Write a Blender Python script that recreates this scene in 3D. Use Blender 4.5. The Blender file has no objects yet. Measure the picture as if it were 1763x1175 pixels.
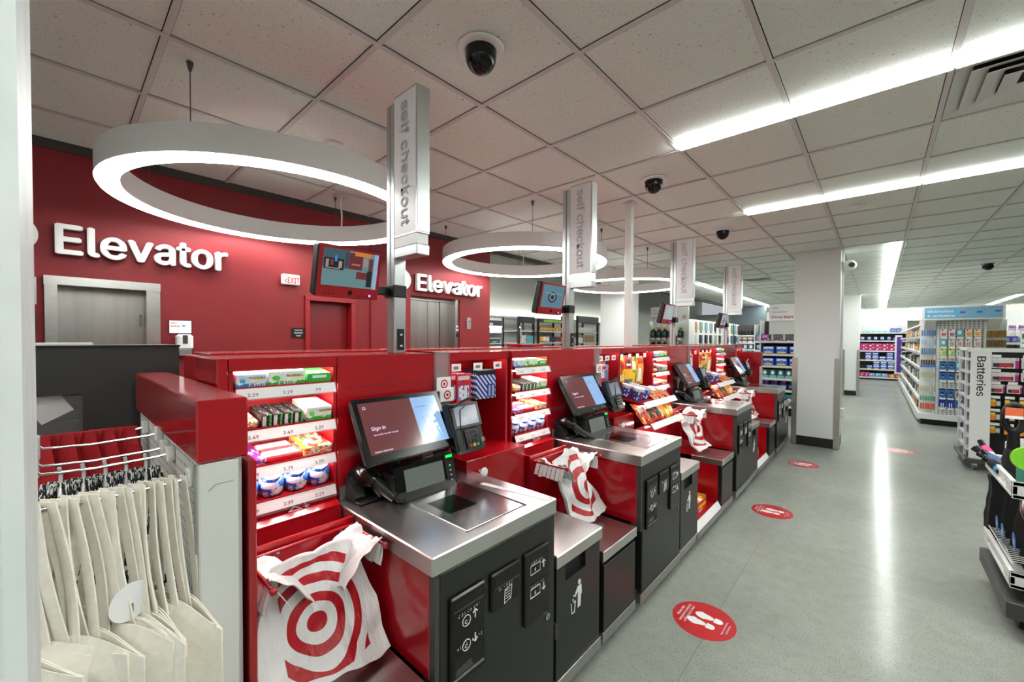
import bpy, bmesh, math, random
from mathutils import Vector, Matrix
random.seed(7)
S = bpy.context.scene
COL = S.collection
sin, cos, pi, rad = math.sin, math.cos, math.pi, math.radians

# ------------------------------------------------------------------ camera
CE = 2.7435                                   # ceiling height (9 ft)
yaw, pit, rol = 0.7307, -0.0189, 0.0048
F = Vector((-sin(yaw)*cos(pit), cos(yaw)*cos(pit), sin(pit)))
R0 = Vector((cos(yaw), sin(yaw), 0)); U0 = R0.cross(F)
Rv = R0*cos(rol)+U0*sin(rol); Uv = U0*cos(rol)-R0*sin(rol)
cd = bpy.data.cameras.new('camera'); cam = bpy.data.objects.new('camera', cd); COL.objects.link(cam)
cd.sensor_width = 36; cd.lens = 702.18/1763*36; cd.shift_y = 9.85/1763; cd.clip_start = .02; cd.clip_end = 100
cam.matrix_world = Matrix(((Rv.x, Uv.x, -F.x, 0), (Rv.y, Uv.y, -F.y, 0), (Rv.z, Uv.z, -F.z, 1.497), (0, 0, 0, 1)))
S.camera = cam
# ------------------------------------------------------------------ world, exposure
W = bpy.data.worlds.new('world'); S.world = W; W.use_nodes = True
W.node_tree.nodes['Background'].inputs[0].default_value = (.9, .95, 1, 1)
W.node_tree.nodes['Background'].inputs[1].default_value = .25
S.view_settings.view_transform = 'Standard'; S.view_settings.look = 'None'
S.view_settings.exposure = 1.0; S.view_settings.gamma = 1.0; S.view_settings.use_curve_mapping = False
S.cycles.use_denoising = True
S.cycles.max_bounces = 7; S.cycles.diffuse_bounces = 4; S.cycles.glossy_bounces = 4
S.cycles.sample_clamp_indirect = 6; S.cycles.caustics_reflective = False; S.cycles.caustics_refractive = False
L_LIN, L_RING, L_LED, L_WALL = 26.0, 14.0, 12.0, 5.0   # radiance of the lamps

# ------------------------------------------------------------------ materials
def s2l(c):
    return tuple(((x/255)/12.92 if x/255 <= .04045 else ((x/255+.055)/1.055)**2.4) for x in c)
MATS = {}
def mat(name, col, rough=.5, metal=0, emit=0, coat=0, alpha=1, trans=0, spec=.5, ior=1.5):
    if name in MATS: return MATS[name]
    m = bpy.data.materials.new(name); m.use_nodes = True
    b = m.node_tree.nodes['Principled BSDF']; c = s2l(col)+(1,)
    b.inputs['Base Color'].default_value = c; b.inputs['Roughness'].default_value = rough
    b.inputs['Metallic'].default_value = metal; b.inputs['Specular IOR Level'].default_value = spec
    b.inputs['IOR'].default_value = ior
    if coat: b.inputs['Coat Weight'].default_value = coat; b.inputs['Coat Roughness'].default_value = .06
    if alpha < 1: b.inputs['Alpha'].default_value = alpha
    if trans: b.inputs['Transmission Weight'].default_value = trans
    if emit:
        b.inputs['Emission Color'].default_value = c; b.inputs['Emission Strength'].default_value = emit
    MATS[name] = m; return m
class NT:
    def __init__(s, m): s.t = m.node_tree; s.n = s.t.nodes; s.b = s.n['Principled BSDF']
    def new(s, k, **kw):
        o = s.n.new(k)
        for a, v in kw.items(): setattr(o, a, v)
        return o
    def link(s, a, b): s.t.links.new(a, b)
    def math(s, op, a, b=None):
        o = s.n.new('ShaderNodeMath'); o.operation = op
        for i, v in enumerate((a, b)):
            if v is None: continue
            if isinstance(v, (int, float)): o.inputs[i].default_value = v
            else: s.link(v, o.inputs[i])
        return o.outputs[0]
    def mix(s, fac, a, b):
        o = s.n.new('ShaderNodeMix'); o.data_type = 'RGBA'
        s.link(fac, o.inputs[0]) if not isinstance(fac, float) else setattr(o.inputs[0], 'default_value', fac)
        for v, i in ((a, 6), (b, 7)):
            if isinstance(v, tuple): o.inputs[i].default_value = v
            else: s.link(v, o.inputs[i])
        return o.outputs[2]
    def noise(s, scale, detail=3, co=None, st=None):
        n = s.new('ShaderNodeTexNoise'); n.inputs['Scale'].default_value = scale; n.inputs['Detail'].default_value = detail
        if co is None:
            tc = s.new('ShaderNodeTexCoord'); co = tc.outputs['Object']
        if st:
            mp = s.new('ShaderNodeMapping'); mp.inputs['Scale'].default_value = st; s.link(co, mp.inputs[0]); co = mp.outputs[0]
        s.link(co, n.inputs['Vector']); return n.outputs['Fac']
    def ramp(s, fac, stops):
        r = s.new('ShaderNodeValToRGB'); e = r.color_ramp.elements
        while len(e) < len(stops): e.new(.5)
        for i, (p, c) in enumerate(stops): e[i].position = p; e[i].color = c
        s.link(fac, r.inputs[0]); return r.outputs[0]
    def bump(s, h, strength=.2, dist=.002):
        b = s.new('ShaderNodeBump'); b.inputs['Strength'].default_value = strength; b.inputs['Distance'].default_value = dist
        s.link(h, b.inputs['Height']); s.link(b.outputs[0], s.b.inputs['Normal'])
def noisemat(name, c1, c2, scale, rough=.5, st=None, bump=0, metal=0, coat=0, p=(.35, .65), detail=3, rr=None):
    m = mat(name, c1, rough, metal, coat=coat); t = NT(m)
    f = t.noise(scale, detail, st=st)
    t.link(t.ramp(f, [(p[0], s2l(c1)+(1,)), (p[1], s2l(c2)+(1,))]), t.b.inputs['Base Color'])
    if rr:
        t.link(t.ramp(f, [(p[0], (rr[0],)*3+(1,)), (p[1], (rr[1],)*3+(1,))]), t.b.inputs['Roughness'])
    if bump: t.bump(f, bump)
    return m
def pack(name, base, shapes=(), ax=(1, 2), rough=.35, emit=0, asp=1.0):
    """printed surface: rectangles r(u0,u1,v0,v1), discs d(u,v,r), rings o(u,v,r,width), speckle n(scale,threshold)"""
    if name in MATS: return MATS[name]
    m = mat(name, base, rough); t = NT(m)
    tc = t.new('ShaderNodeTexCoord'); sp = t.new('ShaderNodeSeparateXYZ'); t.link(tc.outputs['Generated'], sp.inputs[0])
    u, v = sp.outputs[abs(ax[0])], sp.outputs[abs(ax[1])]
    col = s2l(base)+(1,)
    for s in shapes:
        c = s2l(s[-1])+(1,)
        if s[0] == 'r':
            a = t.math('LESS_THAN', t.math('ABSOLUTE', t.math('SUBTRACT', u, (s[1]+s[2])/2)), abs(s[2]-s[1])/2)
            b = t.math('LESS_THAN', t.math('ABSOLUTE', t.math('SUBTRACT', v, (s[3]+s[4])/2)), abs(s[4]-s[3])/2)
            f = t.math('MULTIPLY', a, b)
        elif s[0] in 'do':
            du = t.math('MULTIPLY', t.math('SUBTRACT', u, s[1]), asp); dv = t.math('SUBTRACT', v, s[2])
            q = t.math('SQRT', t.math('ADD', t.math('MULTIPLY', du, du), t.math('MULTIPLY', dv, dv)))
            f = t.math('LESS_THAN', q, s[3]) if s[0] == 'd' else t.math('LESS_THAN', t.math('ABSOLUTE', t.math('SUBTRACT', q, s[3])), s[4]/2)
        elif s[0] == 's':      # diagonal stripes: freq, duty
            f = t.math('LESS_THAN', t.math('FRACT', t.math('MULTIPLY', t.math('ADD', u, t.math('MULTIPLY', v, s[3])), s[1])), s[2])
        else:
            f = t.math('GREATER_THAN', t.noise(s[1], 2, tc.outputs['Generated']), s[2])
        col = t.mix(f, col, c)
    if not isinstance(col, tuple):
        if not emit: t.link(col, t.b.inputs['Base Color'])
        else: t.b.inputs['Base Color'].default_value = (.008, .008, .009, 1)
        if emit: t.link(col, t.b.inputs['Emission Color'])
    if emit: t.b.inputs['Emission Strength'].default_value = emit
    return m

RED = noisemat('red_enamel', (166, 9, 23), (154, 7, 20), 3, .22, coat=.4)
REDM = noisemat('red_satin', (164, 10, 24), (150, 8, 21), 4, .38)
WALLRED = noisemat('red_wall_paint', (124, 5, 17), (117, 4, 15), 2.5, .6)
DOORRED = mat('red_door_paint', (120, 6, 18), .4)
STEEL = noisemat('brushed_steel', (196, 194, 190), (184, 182, 178), 30, .28, st=(1, 1, 8), metal=1)
STEELT = noisemat('worktop_steel', (214, 213, 211), (206, 205, 203), 3, .3, metal=1)
STEELD = noisemat('elevator_steel', (176, 172, 168), (164, 160, 156), 4, .3, st=(6, 6, .2), metal=1)
CHROME = mat('chrome', (200, 200, 200), .12, 1)
BLACKG = mat('black_gloss_plastic', (9, 9, 10), .2, spec=.35)
BLACKP = mat('black_plastic', (16, 16, 17), .4, spec=.4)
BLACKD = mat('black_recess', (5, 5, 6), .6)
DARKGREY = mat('charcoal_panel', (44, 44, 43), .45)
CHAR = mat('charcoal_metal', (58, 58, 58), .4)
WHITE = mat('white_paint', (226, 228, 226), .45)
WHITEM = mat('white_metal', (215, 216, 212), .35)
WHITEP = mat('white_plastic', (238, 238, 236), .35)
PAPER = mat('white_card', (240, 240, 240), .6)
INK = mat('black_ink', (25, 25, 28), .6)
INKG = mat('grey_ink', (120, 118, 120), .6)
PRED = mat('print_red', (196, 18, 34), .35)
CLEAR = mat('clear_plastic', (250, 250, 255), .08, trans=0, alpha=.07)
ALU = mat('aluminium', (196, 200, 200), .3, .85)
GREEN_LED = mat('green_led', (40, 235, 90), emit=.5)
BLUE_LED = mat('blue_led', (60, 60, 255), emit=8)
YEL = mat('yellow_print', (244, 208, 30), .4)
# carbon-look black laminate
CARB = mat('carbon_laminate', (30, 31, 30), .34); _t = NT(CARB)
_tc = _t.new('ShaderNodeTexCoord'); _sp = _t.new('ShaderNodeSeparateXYZ'); _t.link(_tc.outputs['Object'], _sp.inputs[0])
_a = _t.math('FRACT', _t.math('MULTIPLY', _t.math('ADD', _sp.outputs[1], _sp.outputs[2]), 90))
_b = _t.math('FRACT', _t.math('MULTIPLY', _sp.outputs[2], 90))
_f = _t.math('GREATER_THAN', _t.math('ADD', _a, _b), 1.0)
_t.link(_t.mix(_f, s2l((17, 18, 17))+(1,), s2l((31, 32, 30))+(1,)), _t.b.inputs['Base Color'])
# polished concrete
CONC = mat('polished_concrete', (150, 153, 146), .24, spec=.5, ior=1.14); _t = NT(CONC)
_big = _t.noise(.9, 4); _fine = _t.noise(170, 2); _mid = _t.noise(14, 4)
_c = _t.mix(_t.ramp(_big, [(.3, (0, 0, 0, 1)), (.7, (1, 1, 1, 1))]), s2l((142, 145, 138))+(1,), s2l((160, 163, 156))+(1,))
_c = _t.mix(_t.ramp(_mid, [(.35, (0, 0, 0, 1)), (.8, (.3, .3, .3, 1))]), _c, s2l((118, 121, 115))+(1,))
_c = _t.mix(_t.ramp(_fine, [(.58, (0, 0, 0, 1)), (.7, (.9, .9, .9, 1))]), _c, s2l((72, 74, 70))+(1,))
_t.link(_c, _t.b.inputs['Base Color'])
_t.link(_t.ramp(_mid, [(.2, (.13,)*3+(1,)), (.85, (.22,)*3+(1,))]), _t.b.inputs['Roughness'])
# ceiling tile
TILE = mat('mineral_fibre_tile', (196, 190, 184), .9); _t = NT(TILE)
_n = _t.noise(210, 2); _m = _t.noise(60, 2)
_c = _t.mix(_t.ramp(_n, [(.63, (0, 0, 0, 1)), (.7, (1, 1, 1, 1))]), s2l((228, 236, 228))+(1,), s2l((118, 119, 114))+(1,))
_c = _t.mix(_t.ramp(_m, [(.66, (0, 0, 0, 1)), (.72, (.8, .8, .8, 1))]), _c, s2l((150, 143, 138))+(1,))
_t.link(_c, _t.b.inputs['Base Color'])
GRID = mat('grid_bar_paint', (204, 203, 201), .5)
PEG = mat('white_pegboard', (222, 223, 218), .5); _t = NT(PEG)
def holes(t, base, dark, pu, pv, r, axes, elong=1.0):
    tc = t.new('ShaderNodeTexCoord'); sp = t.new('ShaderNodeSeparateXYZ'); t.link(tc.outputs['Object'], sp.inputs[0])
    def cell(o, p, k): return t.math('MULTIPLY', t.math('SUBTRACT', t.math('FRACT', t.math('MULTIPLY', o, 1/p)), .5), p*k)
    a = cell(sp.outputs[axes[0]], pu, 1/elong); b = cell(sp.outputs[axes[1]], pv, 1)
    q = t.math('ADD', t.math('MULTIPLY', a, a), t.math('MULTIPLY', b, b))
    t.link(t.mix(t.math('LESS_THAN', q, r*r), s2l(base)+(1,), s2l(dark)+(1,)), t.b.inputs['Base Color'])
holes(_t, (224, 225, 220), (70, 70, 68), .0254, .0254, .0042, (0, 2))
PEGSLOT = mat('slotted_white_panel', (222, 223, 218), .5); holes(NT(PEGSLOT), (224, 225, 220), (60, 60, 60), .05, .032, .006, (0, 2), 2.6)
PEGRED = mat('red_pegboard', (170, 14, 28), .4); holes(NT(PEGRED), (172, 14, 28), (20, 4, 6), .03, .06, .0045, (1, 2))
WPEGX = mat('white_pegboard_side', (222, 223, 218), .5); holes(NT(WPEGX), (218, 218, 214), (120, 120, 118), .0254, .0254, .004, (1, 2))
def lampmat(name, col, e):
    m = mat(name, col, .5, emit=e); return m
LINM = lampmat('linear_lamp_diffuser', (252, 255, 251), L_LIN)
RINGM = lampmat('ring_lamp_diffuser', (252, 255, 252), L_RING)
LEDM = lampmat('shelf_led', (255, 248, 244), L_LED*3)
LEDM2 = lampmat('bay_led', (255, 248, 244), L_LED*.9)
COVEM = lampmat('cove_lamp', (250, 252, 240), L_WALL)

# ------------------------------------------------------------------ mesh builder
class MB:
    def __init__(s, M=None): s.v = []; s.f = []; s.M = M
    def add(s, vs, fs):
        o = len(s.v)
        for p in vs:
            p = Vector(p); s.v.append(s.M @ p if s.M else p)
        s.f += [tuple(i+o for i in f) for f in fs]; return s
    def box(s, x0, x1, y0, y1, z0, z1, b=0):
        x0, x1 = min(x0, x1), max(x0, x1); y0, y1 = min(y0, y1), max(y0, y1); z0, z1 = min(z0, z1), max(z0, z1)
        if not b:
            return s.add([(x, y, z) for x in (x0, x1) for y in (y0, y1) for z in (z0, z1)],
                         [(0, 1, 3, 2), (4, 6, 7, 5), (0, 4, 5, 1), (2, 3, 7, 6), (0, 2, 6, 4), (1, 5, 7, 3)])
        b = min(b, (x1-x0)*.45, (y1-y0)*.45, (z1-z0)*.45)
        lo, hi = (x0, y0, z0), (x1, y1, z1); V = []; I = {}
        for cx in (0, 1):
            for cy in (0, 1):
                for cz in (0, 1):
                    c = (cx, cy, cz)
                    for a in range(3):
                        p = [hi[k] if c[k] else lo[k] for k in range(3)]
                        for k in range(3):
                            if k != a: p[k] += -b if c[k] else b
                        I[c+(a,)] = len(V); V.append(p)
        Fs = []
        for a in range(3):
            k1, k2 = (a+1) % 3, (a+2) % 3
            for e in (0, 1):
                q = []
                for d1, d2 in ((0, 0), (1, 0), (1, 1), (0, 1)):
                    c = [0, 0, 0]; c[a] = e; c[k1] = d1; c[k2] = d2; q.append(I[tuple(c)+(a,)])
                Fs.append(tuple(q))
            for d1 in (0, 1):
                for d2 in (0, 1):
                    c0 = [0, 0, 0]; c0[k1] = d1; c0[k2] = d2; c1 = list(c0); c1[a] = 1
                    c0, c1 = tuple(c0), tuple(c1)
                    Fs.append((I[c0+(k1,)], I[c1+(k1,)], I[c1+(k2,)], I[c0+(k2,)]))
        for c in ((i, j, k) for i in (0, 1) for j in (0, 1) for k in (0, 1)): Fs.append((I[c+(0,)], I[c+(1,)], I[c+(2,)]))
        return s.add(V, Fs)
    def loft(s, rings, cap=True, closed=False):
        n = len(rings[0]); V = [p for r in rings for p in r]; Fs = []; m = len(rings)
        for i in range(m if closed else m-1):
            for j in range(n):
                a, b = i*n+j, i*n+(j+1) % n; c, d = ((i+1) % m)*n+(j+1) % n, ((i+1) % m)*n+j
                Fs.append((a, b, c, d))
        if cap and not closed: Fs += [tuple(range(n)), tuple(range((m-1)*n, m*n))]
        return s.add(V, Fs)
    def tube(s, pts, r, n=8, closed=False, flat=1.0):
        P = [Vector(p) for p in pts]; m = len(P); rings = []; up = None
        for i, p in enumerate(P):
            a = P[(i-1) % m] if (closed or i) else p; b = P[(i+1) % m] if (closed or i < m-1) else p
            d = (b-a).normalized()
            if up is None: up = Vector((0, 0, 1)) if abs(d.z) < .9 else Vector((1, 0, 0))
            x = d.cross(up).normalized(); y = x.cross(d).normalized(); up = y
            rr = r[i] if isinstance(r, (list, tuple)) else r
            rings.append([p+x*cos(2*pi*k/n)*rr+y*sin(2*pi*k/n)*rr*flat for k in range(n)])
        return s.loft(rings, True, closed)
    def cyl(s, p0, p1, r0, r1=None, n=16):
        return s.tube([p0, p1], [r0, r0 if r1 is None else r1], n)
    def lathe(s, prof, c=(0, 0, 0), n=24, ax=2):
        rings = []
        for r, h in prof:
            ring = []
            for k in range(n):
                q = (r*cos(2*pi*k/n), r*sin(2*pi*k/n), h)
                q = q if ax == 2 else ((h, q[0], q[1]) if ax == 0 else (q[1], h, q[0]))
                ring.append(Vector(c)+Vector(q))
            rings.append(ring)
        return s.loft(rings)
    def prism(s, poly, ax, a, b):
        def P(p, c): return (c, p[0], p[1]) if ax == 0 else ((p[0], c, p[1]) if ax == 1 else (p[0], p[1], c))
        return s.loft([[P(p, a) for p in poly], [P(p, b) for p in poly]])
    def sheet(s, fn, nu, nv, th=.002):
        P = [[Vector(fn(i/nu, j/nv)) for j in range(nv+1)] for i in range(nu+1)]
        V, V2 = [], []
        for i in range(nu+1):
            for j in range(nv+1):
                du = P[min(i+1, nu)][j]-P[max(i-1, 0)][j]; dv = P[i][min(j+1, nv)]-P[i][max(j-1, 0)]
                nn = du.cross(dv); nn = nn.normalized() if nn.length > 1e-9 else Vector((0, 0, 1))
                V.append(P[i][j]+nn*th/2); V2.append(P[i][j]-nn*th/2)
        N = len(V); w = nv+1; Fs = []
        for i in range(nu):
            for j in range(nv):
                a, b, c, d = i*w+j, (i+1)*w+j, (i+1)*w+j+1, i*w+j+1
                Fs += [(a, b, c, d), (a+N, d+N, c+N, b+N)]
        e = [i*w for i in range(nu+1)]+[nu*w+j for j in range(1, nv+1)]+[i*w+nv for i in range(nu-1, -1, -1)]+[j for j in range(nv-1, 0, -1)]
        for k in range(len(e)):
            a, b = e[k], e[(k+1) % len(e)]; Fs.append((a, a+N, b+N, b))
        return s.add(V+V2, Fs)
    def mesh(s, name, off=None, smooth=None):
        me = bpy.data.meshes.new(name)
        o = off or Vector((0, 0, 0))
        me.from_pydata([tuple(p-o) for p in s.v], [], s.f)
        bm = bmesh.new(); bm.from_mesh(me); bmesh.ops.recalc_face_normals(bm, faces=bm.faces); bm.to_mesh(me); bm.free()
        if smooth:
            me.shade_smooth(); me.set_sharp_from_angle(angle=rad(smooth))
        return me
def B(*a, **k): return MB().box(*a, **k)
def link(name, me, m):
    o = bpy.data.objects.new(name, me); COL.objects.link(o)
    if m is not None and me is not None and hasattr(me, 'materials') and not me.materials: me.materials.append(m)
    return o
def meta(o, label=None, cat=None, group=None, kind=None):
    for k, v in (('label', label), ('category', cat), ('group', group), ('kind', kind)):
        if v: o[k] = v
    return o
def thing(name, label, cat, loc=(0, 0, 0), group=None):
    o = bpy.data.objects.new(name, None); COL.objects.link(o); o.location = loc; o.empty_display_size = .05
    o['_o'] = list(loc); del o['_o']
    return meta(o, label, cat, group)
ORG = {}
def org(o):
    v = Vector((0, 0, 0))
    while o is not None: v = v+Vector(o.location); o = o.parent
    return v
def part(root, name, m, material, smooth=None, label=None, kind=None):
    """m is in world coordinates; root may be a thing or a part"""
    o = link(name, m.mesh(name, org(root) if root else None, smooth), material)
    o.parent = root
    return meta(o, label, None, None, kind)
def single(name, m, material, label, cat, group=None, smooth=None, kind=None, at=None):
    if at is None:
        n = len(m.v); at = Vector((sum(p.x for p in m.v)/n, sum(p.y for p in m.v)/n, min(p.z for p in m.v)))
    o = link(name, m.mesh(name, Vector(at), smooth), material); o.location = at
    return meta(o, label, cat, group, kind)
def struct(name, m, material, label=None, parent=None, smooth=None):
    o = link(name, m.mesh(name, org(parent) if parent else None, smooth), material); o.parent = parent
    if not parent: o['kind'] = 'structure'
    return meta(o, label)
def clone(o, d=(0, 0, 0), label=None, group=None, parent=None, rz=0):
    c = o.copy(); COL.objects.link(c); c.parent = parent
    if parent is None:
        c.location = Vector(o.location)+Vector(d)
        if rz: c.rotation_euler = (0, 0, rz)
        if label: c['label'] = label
        if group: c['group'] = group
    for ch in list(o.children): clone(ch, parent=c)
    return c
TXT = {}
FONT = None
try:
    import os
    FONT = bpy.data.fonts.load(os.path.join(bpy.utils.system_resource('DATAFILES'), 'fonts', 'Inter.woff2'))
except Exception: FONT = None       # falls back to the built-in face
def textmesh(s, size=1.0, bold=0.0, ext=0.0, align='LEFT', space=1.0):
    k = (s, bold, ext, align, space, size)
    if k in TXT: return TXT[k]
    cu = bpy.data.curves.new('txt', 'FONT'); cu.body = s; cu.size = size; cu.font = FONT or cu.font; cu.offset = bold; cu.extrude = ext; cu.align_x = align
    cu.space_character = space; cu.resolution_u = 3; cu.fill_mode = 'BOTH' if ext else 'FRONT'
    o = bpy.data.objects.new('txt', cu); COL.objects.link(o); bpy.context.view_layer.update()
    me = bpy.data.meshes.new_from_object(o.evaluated_get(bpy.context.evaluated_depsgraph_get()))
    vs = [v.co.copy() for v in me.vertices]; fs = [tuple(p.vertices) for p in me.polygons]
    bpy.data.objects.remove(o); bpy.data.curves.remove(cu); bpy.data.meshes.remove(me)
    TXT[k] = (vs, fs); return TXT[k]
def embolden(vs, fs, b):
    if not b: return vs, fs
    V, Fs = [], []
    for k, (dx, dy) in enumerate(((0, 0), (b, 0), (-b, 0), (0, b*.6), (0, -b*.6))):
        o = len(V); V += [Vector((p.x+dx, p.y+dy, p.z+.004*k)) for p in vs]; Fs += [tuple(i+o for i in f) for f in fs]
    return V, Fs
def text(root, s, at, u, v, size, material, bold=0.0, ext=0.0, align='LEFT', name='lettering', sx=1.0, off=.0008, space=1.0, fit=None):
    vs, fs = textmesh(s, 1.0, 0, ext/size if ext else 0, align, space); vs, fs = embolden(vs, fs, bold)
    if fit: sx = fit/((max(p.x for p in vs)-min(p.x for p in vs))*size)
    u = Vector(u).normalized(); v = Vector(v).normalized(); w = u.cross(v)
    m = MB(); m.add([Vector(at)+u*p.x*size*sx+v*p.y*size+w*(p.z*size+off+ext) for p in vs], fs)
    o = bpy.data.objects.new(name, None)
    me = bpy.data.meshes.new(name); oo = org(root); me.from_pydata([tuple(p-oo) for p in m.v], [], m.f); bpy.data.objects.remove(o)
    o = link(name, me, material); o.parent = root; return o
ORD = ['first', 'second', 'third', 'fourth', 'fifth', 'sixth', 'seventh', 'eighth', 'ninth', 'tenth', 'eleventh', 'twelfth',
       'thirteenth', 'fourteenth', 'fifteenth', 'sixteenth', 'seventeenth', 'eighteenth', 'nineteenth', 'twentieth']
def ring_pts(c, r, n, ax=2, a0=0, a1=2*pi):
    out = []
    for k in range(n):
        a = a0+(a1-a0)*k/n
        out.append((c[0]+r*cos(a), c[1]+r*sin(a), c[2]) if ax == 2 else ((c[0], c[1]+r*cos(a), c[2]+r*sin(a)) if ax == 0 else (c[0]+r*cos(a), c[1], c[2]+r*sin(a))))
    return out
# ================================================================== SETTING
XW = -3.92                                    # red elevator wall
YB = 22.2                                     # far wall
fl = struct('floor', B(-8, 7, -4, 23, -.1, 0), CONC, 'grey polished concrete floor with fine dark aggregate')
part(fl, 'joint', B(-.630, -.626, -4, 23, -.001, .0003), mat('floor_joint', (112, 112, 105), .5))
# --- ceiling grid
ceil = struct('ceiling', B(-4.05, 7, -4, 23, CE+.03, CE+.09), mat('ceiling_deck', (60, 58, 56), .9), 'suspended ceiling of speckled tiles in a metal grid')
GX, GY, GP = -1.5976, .3117, .61
tm = MB(); tm.box(.0145, GP-.0145, .0145, GP-.0145, 0, .016)
tile_me = tm.mesh('ceiling_tile'); tile_me.materials.append(TILE)
def seen(x, y, z):
    p = Vector((x, y, z-1.497)); d = p.dot(F)
    if d < .3: return False
    return -60 < 881.5+702.18*p.dot(Rv)/d < 1823 and -60 < 597.35-702.18*p.dot(Uv)/d < 1235
cells = []; skip = set()
VENTS = [(2, 4), ]
for i in range(-4, 14):
    for j in range(-7, 37):
        x, y = GX+i*GP, GY+j*GP
        if x < -4.05 or x > 7 or y > 23: continue
        vis = any(seen(x+a*GP, y+b*GP, CE) for a in (0, .5, 1) for b in (0, .5, 1))
        cells.append((not vis, math.hypot(x+.3, y+.3), i, j, x, y))
VENT_CELLS = {(3, 4): 1, (4, 4): 1, (-1, 20): 1, (-1, 15): 1, (7, 21): 1}
cells = [c for c in sorted(cells) if (c[2], c[3]) not in VENT_CELLS]
rest = MB()
for n, (h, d, i, j, x, y) in enumerate(cells):
    if n < 290:
        o = link('ceiling_tile', tile_me, None); o.parent = ceil; o.location = (x, y, CE+.004)
    else: rest.box(x+.0145, x+GP-.0145, y+.0145, y+GP-.0145, CE+.004, CE+.016)
r_ = part(ceil, 'ceiling_tile_field', rest, TILE, kind='stuff')
for i in range(-4, 15):
    x = GX+i*GP
    if -4.05 < x < 7: part(ceil, 'grid_bar', B(x-.0115, x+.0115, -4, 23, CE-.004, CE+.002), GRID)
for j in range(-7, 38):
    y = GY+j*GP
    if y < 23: part(ceil, 'grid_bar', B(-4.05, 7, y-.0115, y+.0115, CE-.0035, CE+.002), GRID)
# --- red elevator wall with openings (elevator 1, equipment door, elevator 2)
wl = MB()
def wall_open(m, x0, x1, y0, y1, z0, z1, ops):
    ys = y0
    for a, b, t in ops:
        m.box(x0, x1, ys, a, z0, z1); m.box(x0, x1, a, b, t, z1); ys = b
    m.box(x0, x1, ys, y1, z0, z1)
wall_open(wl, XW-.2, XW, -4, 3.92, 0, 2.62, [(-.04, .49, 1.86), (1.55, 1.97, 1.845), (2.66, 3.39, 1.985)])
w1 = struct('wall_left', wl, WALLRED, 'tall red painted wall with elevators')
part(w1, 'wall_cap', B(XW-.2, XW, -4, 3.92, 2.62, CE+.03), WALLRED)
struct('trim_1', B(XW-.02, XW+.012, -4, 3.93, CE-.055, CE+.03), mat('dark_trim', (52, 47, 43), .6), 'dark trim along the top of the red wall')
# elevator 1
d1 = MB(); d1.box(XW-.16, XW-.12, -.04, .49, 0, 1.86); e1 = struct('door_1', d1, STEELD, 'brushed steel elevator door beside the hand sanitizer sign')
fr = MB(); fr.box(XW-.1, XW+.03, -.05, 0.005, 0, 1.83); fr.box(XW-.1, XW+.03, .43, .505, 0, 1.83); fr.box(XW-.1, XW+.032, -.052, .507, 1.83, 1.885)
part(e1, 'door_frame', fr, STEEL)
part(e1, 'latch', B(XW-.12, XW-.10, .405, .42, 1.58, 1.66), CHROME)
# equipment room door
d3 = MB(); d3.box(XW-.12, XW-.08, 1.55, 1.97, 0, 1.845); e3 = struct('door_2', d3, DOORRED, 'dark red metal equipment room door')
fr = MB(); fr.box(XW-.06, XW+.02, 1.52, 1.56, 0, 1.85); fr.box(XW-.06, XW+.02, 1.96, 2.0, 0, 1.85); fr.box(XW-.06, XW+.02, 1.52, 2.0, 1.845, 1.885)
part(e3, 'door_frame', fr, mat('red_frame_paint', (142, 10, 22), .4))
# elevator 2
e2 = struct('door_3', B(XW-.17, XW-.14, 2.66, 3.39, 0, 1.985), STEELD, 'brushed steel elevator doors under the second elevator sign')
part(e2, 'door_panel', B(XW-.14, XW-.125, 2.68, 2.98, .01, 1.97), STEELD)
part(e2, 'door_panel', B(XW-.145, XW-.13, 2.99, 3.16, .01, 1.97), STEELD)
part(e2, 'door_panel', B(XW-.14, XW-.12, 3.17, 3.33, .01, 1.97), STEELD)
part(e2, 'door_frame', B(XW-.14, XW-.02, 3.33, 3.39, 0, 1.985), STEELD)
part(e2, 'header', B(XW-.14, XW-.1, 2.66, 3.33, 1.95, 1.985), STEEL)
# call plate, elevator sticker
t = thing('elevator_call_plate', 'small steel call button plate on red wall beside second elevator', 'call plate', (XW, 3.53, 1.62))
part(t, 'plate', B(XW, XW+.01, 3.5, 3.57, 1.62, 1.77, b=.003), STEEL); part(t, 'button', MB().cyl((XW+.01, 3.535, 1.72), (XW+.016, 3.535, 1.72), .012), CHROME, 40)
t = thing('floor_sticker', 'blue and white sticker on the jamb of the second elevator', 'sticker', (XW-.02, 3.36, 1.6))
part(t, 'sheet', B(XW-.02, XW-.017, 3.345, 3.38, 1.6, 1.66), PAPER); part(t, 'blue_mark', B(XW-.017, XW-.016, 3.35, 3.375, 1.615, 1.645), mat('blue_print', (30, 70, 170), .4))
part(t, 'button', B(XW-.02, XW-.012, 3.35, 3.375, 1.52, 1.57), BLACKP)
# crease: shallow pilaster on the red wall
struct('trim_2', B(XW, XW+.015, 2.17, 2.63, 0, 2.62), WALLRED, 'shallow projecting strip of the red wall beside second elevator')
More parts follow.
